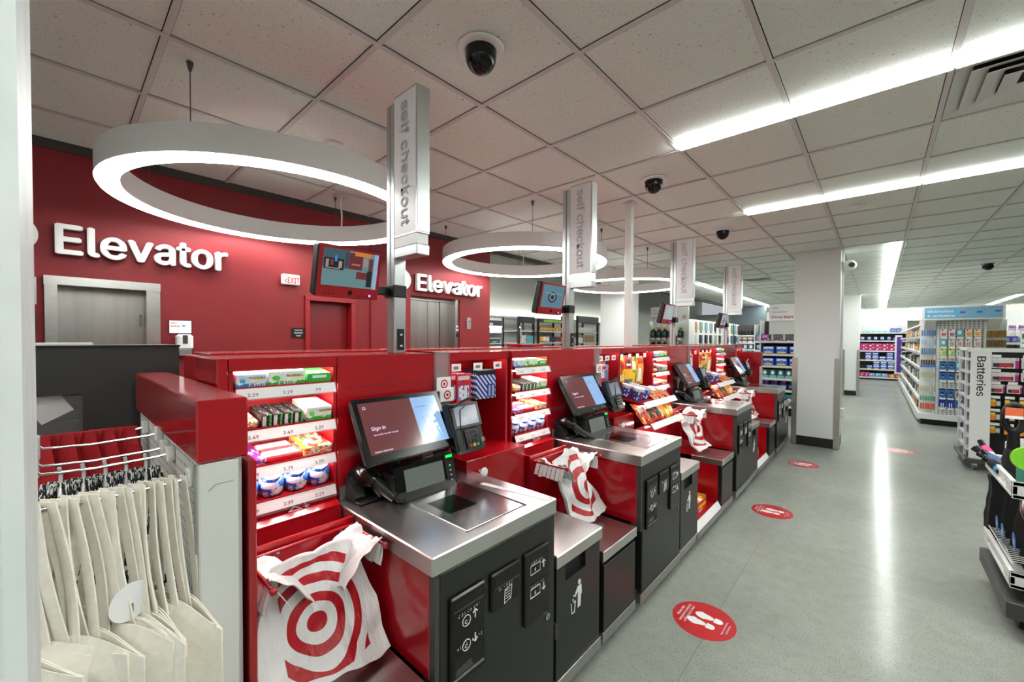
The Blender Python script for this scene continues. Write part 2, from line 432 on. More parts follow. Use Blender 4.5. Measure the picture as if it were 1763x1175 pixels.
# --- wing beyond the red wall: grey wall washed by cove light
struct('wall_far_left', B(-7.1, -7, 3.9, 23, 0, 3.6), mat('grey_wall', (196, 198, 192), .7), 'pale grey wall washed with light beyond the red wall')
struct('wall_return', B(-7, XW-.2, 3.72, 3.92, 0, 3.6), mat('grey_wall', (196, 198, 192), .7), 'grey return wall behind the elevators')
struct('ceiling_far', B(-7.1, -4.05, 3.72, 23, 3.55, 3.65), mat('ceiling_dark', (110, 112, 112), .8), 'higher grey ceiling over the grocery wing')
struct('trim_3', B(-4.12, -4.02, 3.93, 23, CE-.06, CE+.9), mat('dark_bulkhead', (70, 66, 63), .7), 'dark bulkhead along the ceiling edge')
struct('wall_back', B(-8, 7, YB, YB+.15, 0, CE+.03), mat('back_wall', (214, 216, 208), .7), 'white back wall behind the far shelves')
struct('wall_blue', B(-4.1, -3.0, 17.0, 17.1, 0, CE+.03), mat('blue_grey_wall', (96, 108, 116), .6), 'dark blue grey wall panel above the far aisles')
struct('wall_right', B(7, 7.1, -4, 23, 0, CE+.03), mat('right_wall', (205, 206, 200), .7), 'pale wall at the far side of the shop')
struct('wall_behind', B(-8, 7, -4.1, -4, 0, CE+.03), mat('right_wall', (205, 206, 200), .7), 'pale wall behind the checkout entrance')
struct('wall_behind_left', B(-8.1, -8, -4, 23, 0, 3.6), mat('right_wall', (205, 206, 200), .7), 'pale outer wall')
# cove lamp strip on the grey wall
t = thing('cove_lamp', 'long cove lamp washing the grey wall above the coolers', 'lamp', (-6.8, 8, 2.05))
part(t, 'housing', B(-6.98, -6.7, 4.2, 14, 2.02, 2.06), WHITE); part(t, 'diffuser', B(-6.94, -6.8, 4.2, 14, 2.06, 2.07), COVEM)
t = thing('cove_lamp', 'long cove lamp shining above the far white shelves', 'lamp', (1, YB-.3, 2.32))
part(t, 'housing', B(-4, 5, YB-.5, YB-.02, 2.26, 2.30), WHITE); part(t, 'diffuser', B(-4, 5, YB-.42, YB-.3, 2.30, 2.31), COVEM)
# --- pillars
def pillar(name, x0, x1, y0, y1, label, guards=True):
    o = struct(name, B(x0, x1, y0, y1, 0, CE+.01, b=.006), WHITE, label)
    part(o, 'baseboard', B(x0-.008, x1+.008, y0-.008, y1+.008, 0, .13), mat('black_base', (22, 22, 23), .4))
    if guards:
        for a in (x0, x1):
            s = 1 if a == x1 else -1
            g = MB(); g.box(a-s*.05, a+s*.004, y0-.014, y0-.006, .005, 1.25); g.box(a+s*.004, a+s*.014, y0-.014, y0+.06, .005, 1.25)
            part(o, 'corner_guard', g, STEEL)
    return o
p1 = pillar('pillar_near', -.905, -.385, 7.13, 7.65, 'white square pillar standing in the aisle past the last kiosk')
part(p1, 'conduit', MB().tube([(-.37, 7.25, CE), (-.37, 7.25, .55)], .012), WHITEM, 40)
part(p1, 'outlet_box', B(-.385, -.33, 7.2, 7.32, .43, .56, b=.006), WHITEP)
pillar('pillar_far', -.72, -.365, 14.5, 15.0, 'white pillar deeper in the aisle behind the first pillar')
pillar('pillar_back', -4.05, -3.5, 7.1, 7.62, 'broad white pillar behind the checkout lanes', False)
pp = struct('pillar_entry', B(-.75, -.45, -.6, -.017, 0, CE+.01, b=.01), noisemat('rough_white_paint', (214, 220, 218), (196, 203, 201), 9, .5, bump=.4), 'white painted pillar close beside the tote bags')
# thin ceiling pole
t = thing('power_pole', 'slim white power pole rising from red shelving to ceiling', 'pole', (-1.7, 3.5, 1.43))
part(t, 'shaft', B(-1.735, -1.675, 3.47, 3.53, 1.43, CE-.002, b=.004), WHITEM); part(t, 'collar', B(-1.75, -1.66, 3.455, 3.545, CE-.012, CE-.002), WHITEM)
# ================================================================== CEILING FITTINGS
def linear(y0, y1, x0, x1, label, along):
    c = ((x0+x1)/2, (y0+y1)/2, CE-.01)
    t = thing('linear_light', label, 'light fixture', c, 'recessed linear lights')
    n = max(1, round((x1-x0)/1.22)) if along == 'x' else max(1, round((y1-y0)/1.22))
    for k in range(n):
        if along == 'x':
            a, b = x0+(x1-x0)*k/n+.006, x0+(x1-x0)*(k+1)/n-.006; part(t, 'diffuser', B(a, b, y0, y1, CE-.018, CE-.004), LINM)
            part(t, 'rail', B(a, b, y1+.006, y1+.022, CE-.016, CE-.004), WHITEM)
        else:
            a, b = y0+(y1-y0)*k/n+.006, y0+(y1-y0)*(k+1)/n-.006; part(t, 'diffuser', B(x0, x1, a, b, CE-.018, CE-.004), LINM)
            part(t, 'rail', B(x1+.006, x1+.02, a, b, CE-.014, CE-.004), WHITEM)
    return t
g = lambda i: GX+i*GP
h = lambda j: GY+j*GP
linear(h(4)-.115, h(4)-.035, g(1)+.012, g(7), 'long bright strip light crossing the ceiling above the batteries aisle', 'x')
linear(h(7)-.115, h(7)-.035, g(1)+.012, g(7), 'second bright strip light, running parallel behind the first', 'x')
linear(7.12, 21.5, g(3)-.11, g(3)-.03, 'strip light running down the aisle beside the white pillar', 'y')
linear(9.3, 20.5, -3.0, -2.92, 'strip light running over the far aisles behind the kiosks', 'y')
linear(17.0, 21.5, 2.75, 2.83, 'far strip light beyond the blue endcap sign', 'y')
linear(9.9, 16, 2.75, 2.83, 'strip light over the shampoo aisle', 'y')  # out of frame, added to light the aisle side
linear(h(0)-.115, h(0)-.035, g(2), g(8), 'strip light above the entrance', 'x')  # unseen extra fixture, added as fill for the near area
linear(h(-4)-.115, h(-4)-.035, g(-2), g(7), 'strip light behind the entrance', 'x')  # added behind the camera to raise the ambient light
def ringlight(cx, cy, label):
    t = thing('ring_light', label, 'ring light', (cx, cy, 2.33), 'hanging ring lights')
    N = 72; ro, ri, z0, z1 = .9, .8, 2.33, 2.462
    m = MB(); m.loft([[Vector((cx+r*cos(2*pi*k/N), cy+r*sin(2*pi*k/N), z)) for r, z in ((ro, z0), (ro, z1), (ri, z1), (ri, z0), (ri+.006, z0), (ri+.006, z0+.012), (ro-.006, z0+.012), (ro-.006, z0))] for k in range(N)], False, True)
    part(t, 'housing', m, mat('ring_housing', (206, 206, 204), .4), 30)
    m = MB(); m.loft([[Vector((cx+r*cos(2*pi*k/N), cy+r*sin(2*pi*k/N), z)) for r, z in ((ro-.008, z0-.012), (ro-.008, z0+.008), (ri+.008, z0+.008), (ri+.008, z0-.012))] for k in range(N)], False, True)
    part(t, 'diffuser', m, RINGM, 30)
    for a in (45, 135, 225, 315):
        x, y = cx+.87*cos(rad(a)), cy+.87*sin(rad(a))
        part(t, 'suspension_wire', MB().tube([(x, y, z1-.01), (x, y, CE-.03)], .0022, 6), CHAR)
        part(t, 'ceiling_cup', MB().lathe([(.004, CE-.045), (.008, CE-.035), (.014, CE-.006), (.014, CE-.002)], (x, y, 0), 12), CHAR, 40)
    x, y = cx+.87*cos(rad(135))+.05, cy+.87*sin(rad(135))+.03
    part(t, 'power_cable', MB().tube([(x, y, z1-.01), (x+.008, y, 2.56), (x-.006, y, 2.66), (x, y, CE-.004)], .007, 8), WHITEM, 40)
    part(t, 'canopy', MB().lathe([(.06, CE-.012), (.06, CE-.002)], (x, y, 0), 24), WHITEM, 40)
    return t
ringlight(-2.95, 1.03, 'big hanging ring light in front of the first elevator sign')
ringlight(-2.95, 3.49, 'hanging ring light in front of the second elevator sign')
ringlight(-2.95, 5.95, 'farthest hanging ring light beside the white power pole')
def domecam(x, y, label, s=1.0):
    t = thing('dome_camera', label, 'security camera', (x, y, CE-.09*s), 'ceiling dome cameras')
    part(t, 'flange', MB().lathe([(.075*s, CE-.012), (.098*s, CE-.008), (.1*s, CE-.001)], (x, y, 0), 32), WHITEP, 40)
    m = MB(); m.lathe([(.001, CE-.105*s)]+[(.066*s*sin(a), CE-.035*s-.07*s*cos(a)) for a in [k*pi/2/8 for k in range(1, 9)]]+[(.068*s, CE-.012)], (x, y, 0), 32)
    part(t, 'dome', m, BLACKG, 60)
domecam(-1.29, 1.23, 'black dome camera on the ceiling tile nearest the tall sign')
domecam(-1.32, 3.12, 'black dome camera on the ceiling before the first strip light end', 1.0)
domecam(-1.33, 5.06, 'black dome camera on the ceiling near the end of second strip light', 1.0)
domecam(1.29, 9.9, 'black dome camera on the ceiling before the blue endcap sign', 1.1)
def smoke(x, y, label):
    t = thing('smoke_detector', label, 'smoke detector', (x, y, CE-.02), 'ceiling sprinkler covers')
    part(t, 'cover', MB().lathe([(.03, CE-.022), (.045, CE-.014), (.05, CE-.001)], (x, y, 0), 24), WHITEM, 40)
smoke(-2.62, 1.2, 'round white sprinkler cover above the big ring light'); smoke(-.15, 4.95, 'round white sprinkler cover behind the second strip light')
smoke(-.1, 11.5, 'round white cover beside the aisle strip light'); smoke(.9, 12.5, 'round brown rimmed sprinkler over the blue endcap')
def vent(i, j, label, n=1):
    x0, y0 = g(i)+.012, h(j)+.012; s = GP-.024; cx, cy = x0+s/2, y0+s/2
    t = thing('ceiling_vent', label, 'air vent', (cx, cy, CE-.02), 'square ceiling air vents')
    part(t, 'plenum', B(x0, x0+s, y0, y0+s, CE+.022, CE+.03), BLACKD)
    for k, (w, z) in enumerate(((.29, .0), (.235, -.006), (.18, -.012), (.12, -.018))):
        m = MB(); q = w-.062
        m.loft([[(cx+a*r_, cy+b*r_, CE+z_) for a, b in ((-1, -1), (1, -1), (1, 1), (-1, 1))] for r_, z_ in ((w, z), (w, z+.003), (q, z+.022), (q, z+.019))], k == 3, True)
        part(t, 'louver', m, WHITEM)
vent(3, 4, 'square metal ceiling vent beside the first strip light'); vent(4, 4, 'square ceiling vent next to the frame edge')
vent(-1, 15, 'ceiling vent in front of the white pillar'); vent(-1, 20, 'smaller looking ceiling vent farther behind the pillar'); vent(7, 21, 'ceiling vent over the blue endcap sign')
# bullet camera on pillar
t = thing('wall_camera', 'white turret camera mounted high on the white pillar', 'security camera', (-.3, 7.3, 2.5))
part(t, 'mount', B(-.385, -.355, 7.26, 7.36, 2.48, 2.6, b=.004), CHAR)
m = MB(); m.lathe([(.001, -.075)]+[(.075*sin(a), -.075*cos(a)) for a in [k*pi/10 for k in range(1, 10)]]+[(.001, .075)], (-.3, 7.28, 2.53), 20)
part(t, 'ball', m, WHITEP, 60); part(t, 'lens', MB().cyl((-.28, 7.215, 2.53), (-.27, 7.19, 2.525), .034, .03), CHAR, 40)
# ================================================================== WALL SIGNS
def split_letters(s, size, bold, ext, at, u, v, root, material, sx=1.0):
    vs, fs = textmesh(s, 1.0, 0, ext/size, 'LEFT', 1.0); n = len(vs); par = list(range(n))
    def find(a):
        while par[a] != a: par[a] = par[par[a]]; a = par[a]
        return a
    key = {}
    for i, p in enumerate(vs):
        k = (round(p.x, 4), round(p.y, 4), round(p.z, 4))
        if k in key: par[find(i)] = find(key[k])
        else: key[k] = i
    for f in fs:
        for b in f[1:]: par[find(f[0])] = find(b)
    groups = {}
    for i in range(n): groups.setdefault(find(i), []).append(i)
    u = Vector(u); v = Vector(v); w = u.cross(v)
    for idx in sorted(groups.values(), key=lambda q: min(vs[i].x for i in q)):
        mp = {i: k for k, i in enumerate(idx)}; m = MB()
        q, qf = embolden([vs[i] for i in idx], [tuple(mp[i] for i in f) for f in fs if f[0] in mp], bold)
        m.add([Vector(at)+u*p.x*size*sx+v*p.y*size+w*(p.z*size+ext) for p in q], qf)
        part(root, 'letter', m, material)
def elevator_sign(y0, y1, zb, label):
    t = thing('elevator_sign', label, 'sign', (XW, (y0+y1)/2, zb), 'white elevator signs on the red wall')
    vs, _ = textmesh('Elevator', 1.0, 0, .02/.3, 'LEFT', 1.0); w = max(p.x for p in vs)-min(p.x for p in vs); mn = min(p.x for p in vs)
    hh = [p.y for p in vs]; size = .182/max(hh); sx = (y1-y0-.03)/(w*size)
    split_letters('Elevator', size, .022, .02, (XW+.012, y0-mn*size*sx, zb), (0, 1, 0), (0, 0, 1), t, WHITE, sx)
    c = (XW+.012, y0-.19, zb+.1)
    part(t, 'round_icon', MB().lathe([(.115, 0), (.115, .02)], c, 40, 0), WHITE, 40)
    m = MB(); m.prism([(c[1]-.03, c[2]+.01), (c[1]+.03, c[2]+.01), (c[1], c[2]+.06)], 0, c[0]+.02, c[0]+.022); m.prism([(c[1]-.03, c[2]-.01), (c[1]+.03, c[2]-.01), (c[1], c[2]-.06)], 0, c[0]+.02, c[0]+.022)
    part(t, 'arrow', m, WALLRED)
elevator_sign(.005, .94, 2.03, 'white raised Elevator lettering above the first elevator')
elevator_sign(2.72, 3.75, 2.045, 'white raised Elevator lettering above the second elevator')
t = thing('exit_sign', 'white exit sign with red letters on the red wall', 'sign', (XW, 1.39, 1.97))
part(t, 'housing', B(XW, XW+.045, 1.32, 1.465, 1.968, 2.06, b=.008), WHITEP)
text(t, '<EXIT', (XW+.046, 1.33, 1.983), (0, 1, 0), (0, 0, 1), .095, mat('exit_red', (206, 22, 12), .5), .026, fit=.128)
t = thing('room_sign', 'small black elevator equipment room sign beside red door', 'sign', (XW, 1.46, 1.5))
part(t, 'plate', B(XW, XW+.008, 1.405, 1.522, 1.5, 1.588), BLACKP)
for k, s in enumerate(('ELEVATOR', 'EQUIPMENT', 'ROOM')): text(t, s, (XW+.009, 1.463, 1.562-.025*k), (0, 1, 0), (0, 0, 1), .022, PAPER, .01, align='CENTER', sx=.8)
t = thing('sanitizer_sign', 'white hand sanitizer sign on the red wall', 'sign', (XW, .62, 1.53))
part(t, 'frame', B(XW, XW+.008, .552, .692, 1.525, 1.628), BLACKP); part(t, 'sheet', B(XW+.008, XW+.010, .557, .687, 1.53, 1.623), PAPER)
text(t, 'Hand\nSanitizer', (XW+.0105, .563, 1.6), (0, 1, 0), (0, 0, 1), .024, PRED, .01, sx=.85)
part(t, 'hand_picture', MB().loft([[(XW+.0105, .625+a, 1.545+b), (XW+.0115, .625+a, 1.545+b)] for a, b in ((0, 0), (.05, -.004), (.055, .008), (.03, .022), (.01, .016))], False), mat('skin_print', (206, 150, 110), .6))
part(t, 'water_drops', B(XW+.0105, XW+.0112, .632, .65, 1.578, 1.59), mat('drop_blue', (60, 150, 210), .5))
t = thing('soap_dispenser', 'white wall hand sanitizer dispenser with dark window', 'dispenser', (XW, .64, 1.36))
part(t, 'body', B(XW, XW+.1, .59, .685, 1.405, 1.52, b=.015), WHITEP); part(t, 'window', B(XW+.1, XW+.103, .62, .65, 1.45, 1.515, b=.003), CHAR); part(t, 'tray', B(XW, XW+.09, .6, .675, 1.36, 1.405, b=.006), mat('grey_plastic', (120, 122, 124), .4))
t = thing('fire_strobe', 'small white strobe box high on the red wall inside ring', 'strobe', (XW, 1.4, 2.38))
part(t, 'case', B(XW, XW+.03, 1.355, 1.4, 2.36, 2.5, b=.004), WHITEP); part(t, 'lens', B(XW+.03, XW+.036, 1.362, 1.393, 2.4, 2.46), CLEAR)
t = thing('wall_notice', 'framed paper notice half hidden by the entry pillar', 'notice', (XW, -.12, 1.6))
part(t, 'frame', B(XW, XW+.01, -.19, -.085, 1.52, 1.64), BLACKP); part(t, 'sheet', B(XW+.01, XW+.012, -.185, -.09, 1.525, 1.635), PAPER)
t = thing('wall_notice', 'steel plate beside the first elevator, half hidden by the entry pillar', 'notice', (XW, -.12, 1.7))
part(t, 'plate', B(XW, XW+.01, -.19, -.082, 1.7, 1.87), STEEL); part(t, 'insert', B(XW+.01, XW+.012, -.18, -.09, 1.72, 1.85), STEELD)

# ================================================================== SIGN POLES AND SECURITY MONITORS
FROST = mat('frosted_panel', (244, 243, 245), .3, alpha=.86); GLOWW = mat('lit_lamp', (245, 248, 255), emit=3.0)
K4 = ['first', 'second', 'third', 'fourth']
YK = [.70, 2.07, 4.05, 6.04]
PY = [1.03, 2.41, 4.41, 6.41]
def sign_pole(i):
    y = PY[i]; x = -1.63
    t = thing('sign_pole', 'silver self checkout sign pole behind the %s kiosk%s' % (K4[i], (' with unlit lamp', ' with lit white lamp', '', '')[i]), 'sign pole', (x, y, 1.43), 'self checkout sign poles')
    part(t, 'post', B(x-.032, x+.032, y-.03, y+.03, 1.43, 2.535, b=.004), ALU)
    part(t, 'groove', B(x-.006, x+.006, y-.0305, y-.0298, 1.44, 2.53), mat('groove_grey', (130, 132, 132), .4))
    f0, f1 = x+.034, -1.435
    part(t, 'sign_panel', B(f0, f1, y-.03, y-.026, 1.95, 2.545), FROST); part(t, 'sign_panel', B(f0, f1, y+.026, y+.03, 1.95, 2.545), FROST)
    part(t, 'end_rail', B(f1, f1+.012, y-.032, y+.032, 1.945, 2.55, b=.002), ALU)
    part(t, 'rim', B(f0, f1, y-.031, y+.031, 2.545, 2.553), ALU); part(t, 'rim', B(f0, f1+.01, y-.031, y+.031, 1.94, 1.948), ALU)
    text(t, 'self checkout', (-1.54, y-.031, 2.515), (0, 0, -1), (1, 0, 0), .112, mat('sign_grey', (184, 182, 185), .5), .012, name='lettering', fit=.53)
    part(t, 'lamp', B(f0, f1+.004, y-.029, y+.029, 1.895, 1.938), GLOWW if i == 1 else WHITEP)
    part(t, 'lamp_base', B(f0, f1+.01, y-.032, y+.032, 1.85, 1.893, b=.003), ALU)
    part(t, 'clamp', B(x-.045, x+.036, y-.036, y+.034, 1.68, 1.735, b=.004), BLACKP)
    sw = part(t, 'switch_plate', B(x+.032, x+.038, y-.015, y+.018, 1.445, 1.54, b=.002), BLACKP)
    for k in (0, 1): part(sw, 'indicator', B(x+.038, x+.039, y-.004, y+.007, 1.46+.05*k, 1.468+.05*k), PAPER)
def secmon(i):
    yc = PY[i]-.232; zc = 1.76; xc = -1.6
    t = thing('security_monitor', ['red framed monitor showing the shop floor behind the first kiosk', 'red framed monitor with a bullseye screen behind the second kiosk', 'red framed monitor with a bright faded screen behind third kiosk', 'small red framed monitor behind the fourth kiosk'][i], 'monitor', (xc, yc, zc), 'security monitors on the sign poles')
    M = Matrix.Translation((xc, yc, zc)) @ Matrix.Rotation(rad(13), 4, 'Y')
    m = MB(M); m.box(-.055, 0, -.133, .133, -.103, .103, b=.01); part(t, 'case', m, BLACKP)
    m = MB(M); m.box(0, .004, -.130, .130, -.100, .100, b=.0015); part(t, 'bezel', m, REDM)
    scr = [pack('cctv_screen', (96, 128, 132), [('r', 0, .45, .5, 1, (62, 84, 94)), ('r', .02, .36, .44, .74, (34, 26, 30)), ('r', .05, .1, .5, .7, (150, 130, 130)), ('r', .13, .18, .55, .7, (96, 60, 62)), ('r', .2, .24, .66, .82, (60, 130, 190)), ('r', .27, .33, .5, .68, (160, 140, 140)), ('r', .05, .3, .46, .49, (150, 120, 120)), ('r', .38, .44, .55, .95, (50, 66, 76)), ('r', .45, .7, .5, .95, (104, 40, 46)), ('r', .72, .8, .62, .84, (150, 130, 126)), ('r', .82, .9, .5, .86, (96, 50, 52)), ('r', .5, .66, .62, .66, (160, 110, 110)), ('r', .55, .85, .88, 1, (196, 120, 50)), ('r', .6, .8, .25, .45, (104, 40, 44)), ('r', .8, .9, .05, .5, (30, 28, 32)), ('r', .92, 1, 0, 1, (140, 168, 196))], emit=.5, rough=.2),
           pack('bullseye_screen', (84, 122, 138), [('d', .47, .47, .24, (30, 22, 22)), ('d', .47, .47, .17, (110, 140, 152)), ('d', .47, .47, .1, (50, 26, 22)), ('r', .1, .9, .62, .66, (120, 150, 160))], emit=.5, rough=.2, asp=1.2),
           pack('pale_screen', (150, 160, 162), [('o', .5, .5, .22, .05, (186, 192, 192)), ('d', .5, .5, .08, (186, 190, 190))], emit=.5, rough=.2, asp=1.2),
           pack('dark_screen', (120, 140, 150), [('r', .3, .7, .1, .7, (40, 44, 50)), ('n', 6, .55, (190, 200, 204))], emit=.5, rough=.2)][i]
    m = MB(M); m.box(.004, .005, -.115, .115, -.055, .09); part(t, 'screen', m, scr)
    m = MB(M); m.cyl((.004, .005, -.078), (.006, .005, -.078), .009); part(t, 'camera_eye', m, BLACKG)
    m = MB(M); m.box(.004, .005, .088, .096, -.088, -.08); part(t, 'power_light', m, BLUE_LED)
    for k in range(6):
        m = MB(M); m.box(.004, .0055, -.1+.018*k+(.09 if k > 2 else 0), -.095+.018*k+(.09 if k > 2 else 0), -.09, -.085); part(t, 'button', m, BLACKP)
    part(t, 'bracket', B(-1.66, -1.63, yc+.05, PY[i]-.036, 1.69, 1.725, b=.004), BLACKP)
    part(t, 'knuckle', MB().cyl((-1.64, yc+.09, 1.675), (-1.64, yc+.09, 1.74), .016), BLACKP, 40)
    part(t, 'tilt_plate', B(-1.675, -1.645, yc-.03, yc+.1, 1.685, 1.73), BLACKP)
for i in range(4): sign_pole(i); secmon(i)

# ================================================================== RED CHECKOUT SHELVING
XG, XBK, ZT = -1.53, -1.81, 1.43
ICON = mat('icon_white', (225, 225, 225), .5)
def hanger_icon(root, x, y, z, s, slope):
    u = Vector((0, 1, 0)); v = Vector((-slope[0], 0, slope[1])).normalized(); w = u.cross(v)
    def q(a, b): return Vector((x, y, z))+u*a*s+v*b*s+w*.002
    part(root, 'hanger_icon', MB().tube([q(-.5, 0), q(.5, 0), q(.06, .38), q(.06, .5), q(-.06, .58), q(-.12, .48)], s*.035, 6).tube([q(-.5, 0), q(.06, .38)], s*.035, 6), ICON)
    part(root, 'arrow_icon', MB().tube([q(.85, .55), q(.85, .0)], s*.04, 6).tube([q(.65, .2), q(.85, 0), q(1.05, .2)], s*.04, 6), ICON)
SHZ = [1.335, 1.197, 1.072, .952]               # price-strip top of each sloped shelf
PRICES = [['2.29', '2.29', '.99'], ['3.49', '3.49', '1.39'], ['1.79', '1.79', '1.39'], ['2.29', '2.29', '2.29']]
def shelf_at(k, x): return SHZ[k]-.008+(-1.515-x)*.14
def gum_bay(y0, label, first=True):
    y1 = y0+.345; t = thing('gum_shelf_unit', label, 'shelf unit', (-1.66, y0+.17, 0), 'red gum and mint shelf units')
    part(t, 'side_panel', B(XBK, XG, y0, y0+.012, .5, ZT), REDM); part(t, 'side_panel', B(XBK, XG, y1-.012, y1, .5, ZT), REDM)
    part(t, 'back_panel', B(XBK-.01, XBK, y0, y1, 0, ZT), PEGRED); part(t, 'top', B(XBK, XG, y0, y1, ZT-.012, ZT, b=.003), RED)
    part(t, 'header', B(XG-.006, XG+.006, y0, y1, ZT-.042, ZT, b=.002), RED)
    part(t, 'led_strip', B(XG-.03, XG-.012, y0+.02, y1-.02, ZT-.03, ZT-.022), LEDM)
    a, b = y0+.014, y1-.014
    for k, z in enumerate(SHZ):
        m = MB(); m.prism([(-1.515, z-.008), (XBK+.002, z-.008+.04), (XBK+.002, z-.012+.04), (-1.515, z-.014)], 1, a, b)
        sh = part(t, 'shelf', m, REDM); part(sh, 'lip', B(-1.518, -1.512, a, b, z-.014, z+.003), RED)
        m = MB(); m.prism([(-1.512, z-.003), (-1.499, z-.036), (-1.502, z-.038), (-1.514, z-.005)], 1, a, b); st = part(sh, 'price_strip', m, PAPER)
        m = MB(); m.prism([(-1.5, z-.0), (-1.489, z-.04), (-1.491, z-.04), (-1.502, z-.0)], 1, a, b-.002); part(sh, 'clear_cover', m, CLEAR)
        if k < 3: part(sh, 'led_strip', B(-1.54, -1.527, a+.01, b-.01, z-.022, z-.016), LEDM)
        for n, s in enumerate(PRICES[k]):
            yy = a+.03+n*.105; v = Vector((-.013, 0, .033)).normalized()
            if first:
                text(st, s, (-1.5025, yy, z-.029), (0, 1, 0), v, .021, INK, .02)
                text(st, '1 16 oz  | ||| | |', (-1.4995, yy+.01, z-.0355), (0, 1, 0), v, .005, INKG, .0)
            else: m = MB(); m.M = None; part(st, 'price', B(-1.5035, -1.5005, yy, yy+.028, z-.027, z-.016), INKG)
    # sloped ledge with hanger icon
    m = MB(); m.prism([(-1.52, .907), (-1.47, .884), (-1.47, .872), (-1.52, .895)], 1, a, b); lg = part(t, 'ledge', m, RED)
    hanger_icon(lg, -1.497, y0+.185, .8965, .045, (.05, .023))
    return t
def bag_bay(y0, label, deep=True):
    """red bin with wire bag rack, red plate and steel bagging shelf on a black cabinet"""
    y1 = y0+.345; t = thing('bagging_station', label, 'bagging station', (-1.15, y0+.17, 0), 'bagging stations beside the kiosks')
    part(t, 'bin_back', B(-1.48, -1.47, y0, y1, .5, .872), REDM); part(t, 'bin_floor', B(-1.47, -1.385, y0, y1, .7, .71), REDM)
    part(t, 'front_panel', B(-1.39, -1.378, y0, y1, .5, .865, b=.002), RED)
    part(t, 'left_side', B(-1.48, -1.378, y0, y0+.01, .5, .868), RED)
    for k in (.1, .3): part(t, 'screw', MB().cyl((-1.378, y0+k, .83), (-1.376, y0+k, .83), .005), CHROME)
    part(t, 'slope_plate', MB().prism([(-1.38, .56), (-1.175, .512), (-1.175, .508), (-1.38, .5)], 1, y0+.002, y1-.002), RED)
    part(t, 'steel_shelf', B(-1.178, -.928, y0-.005, y1, .46, .51, b=.003), STEELT)
    part(t, 'cabinet', B(-1.38, -.945, y0+.01, y1, .1, .46), BLACKP); part(t, 'door', B(-.945, -.935, y0+.012, y1-.004, .125, .435, b=.002), CARB)
    part(t, 'kick_band', B(-.96, -.932, y0, y1, .07, .122, b=.002), STEEL); part(t, 'plinth', B(-1.38, -1.0, y0, y1, 0, .1), BLACKP)
    part(t, 'red_side', B(-1.38, -.965, y0-.001, y0+.009, .125, .459), RED)
    a, b, z = y0+.012, y1-.014, .842
    rk = part(t, 'wire_rack', MB().tube([(-1.145, a, z+.004), (-1.36, a, z), (-1.366, a+.008, z), (-1.366, b-.008, z), (-1.36, b, z), (-1.145, b, z+.004)], .0055, 8), RED, 50)
    for q in (a, b): part(rk, 'rack_tip', MB().lathe([(.001, -.011), (.008, -.007), (.0105, 0), (.008, .007), (.001, .011)], (-1.143, q, z+.004), 12), RED, 60)
    return t
gb = gum_bay(.362, 'lit red gum shelf unit beside the canvas tote display')
GB = [gb]
for i, y in ((1, 1.70), (2, 3.645), (3, 5.62)):
    GB.append(clone(gb, (0, y-.362, 0), 'lit red gum shelf unit next to the %s kiosk from the totes' % K4[i]))
bb = bag_bay(.352, 'bagging station with red bag rack beside the first kiosk')
for i, y in ((1, 1.685), (2, 3.63), (3, 5.61)):
    clone(bb, (0, y-.352, 0), 'bagging station with red bag rack beside the %s kiosk' % K4[i])
# end panel beside totes
t = thing('shelving_divider', 'tall red end panel between the tote display and gum shelves', 'divider', (-1.5, .325, 0))
part(t, 'sheet', B(XBK, -1.165, .318, .334, 0, 1.19, b=.003), RED); part(t, 'upper_post', B(XBK, XG+.004, .33, .36, 0, ZT, b=.003), RED)
# back panels behind kiosks, cards strip, and top rails
def back_panel(y0, y1, i):
    t = thing('kiosk_back_panel', 'plain glossy red cabinet panel behind the %s kiosk' % K4[i], 'panel', (-1.66, (y0+y1)/2, 0), 'red panels behind the kiosks')
    part(t, 'front', B(XG-.012, XG, y0, y1, .5, ZT, b=.002), RED); part(t, 'top', B(XBK, XG-.012, y0, y1, ZT-.012, ZT), RED)
    part(t, 'rear', B(XBK-.01, XBK, y0, y1, 0, ZT), REDM); part(t, 'seam', B(XG-.001, XG+.0008, y0+.002, y1-.002, 1.305, 1.307), DOORRED)
BP = [(.711, 1.163), (2.05, 2.615), (4.0, 4.53), (5.975, 6.57)]
for i, (a, b) in enumerate(BP): back_panel(a, b, i)
# rear half of the double sided run (its lids show above the front run)
for n, (a, b) in enumerate(((.35, 1.2), (1.2, 2.6), (2.6, 4.4), (4.4, 6.95))):
    t = thing('rear_shelving', 'rear run of red shelving, %s length behind the front run' % ORD[n], 'shelf unit', (-1.98, (a+b)/2, 0), 'rear red shelving run')
    part(t, 'body', B(-2.14, XBK-.012, a, b-.004, 0, ZT-.004, b=.003), REDM); part(t, 'lid', B(-2.12, XBK-.03, a+.03, b-.03, ZT-.004, ZT+.008, b=.003), RED)
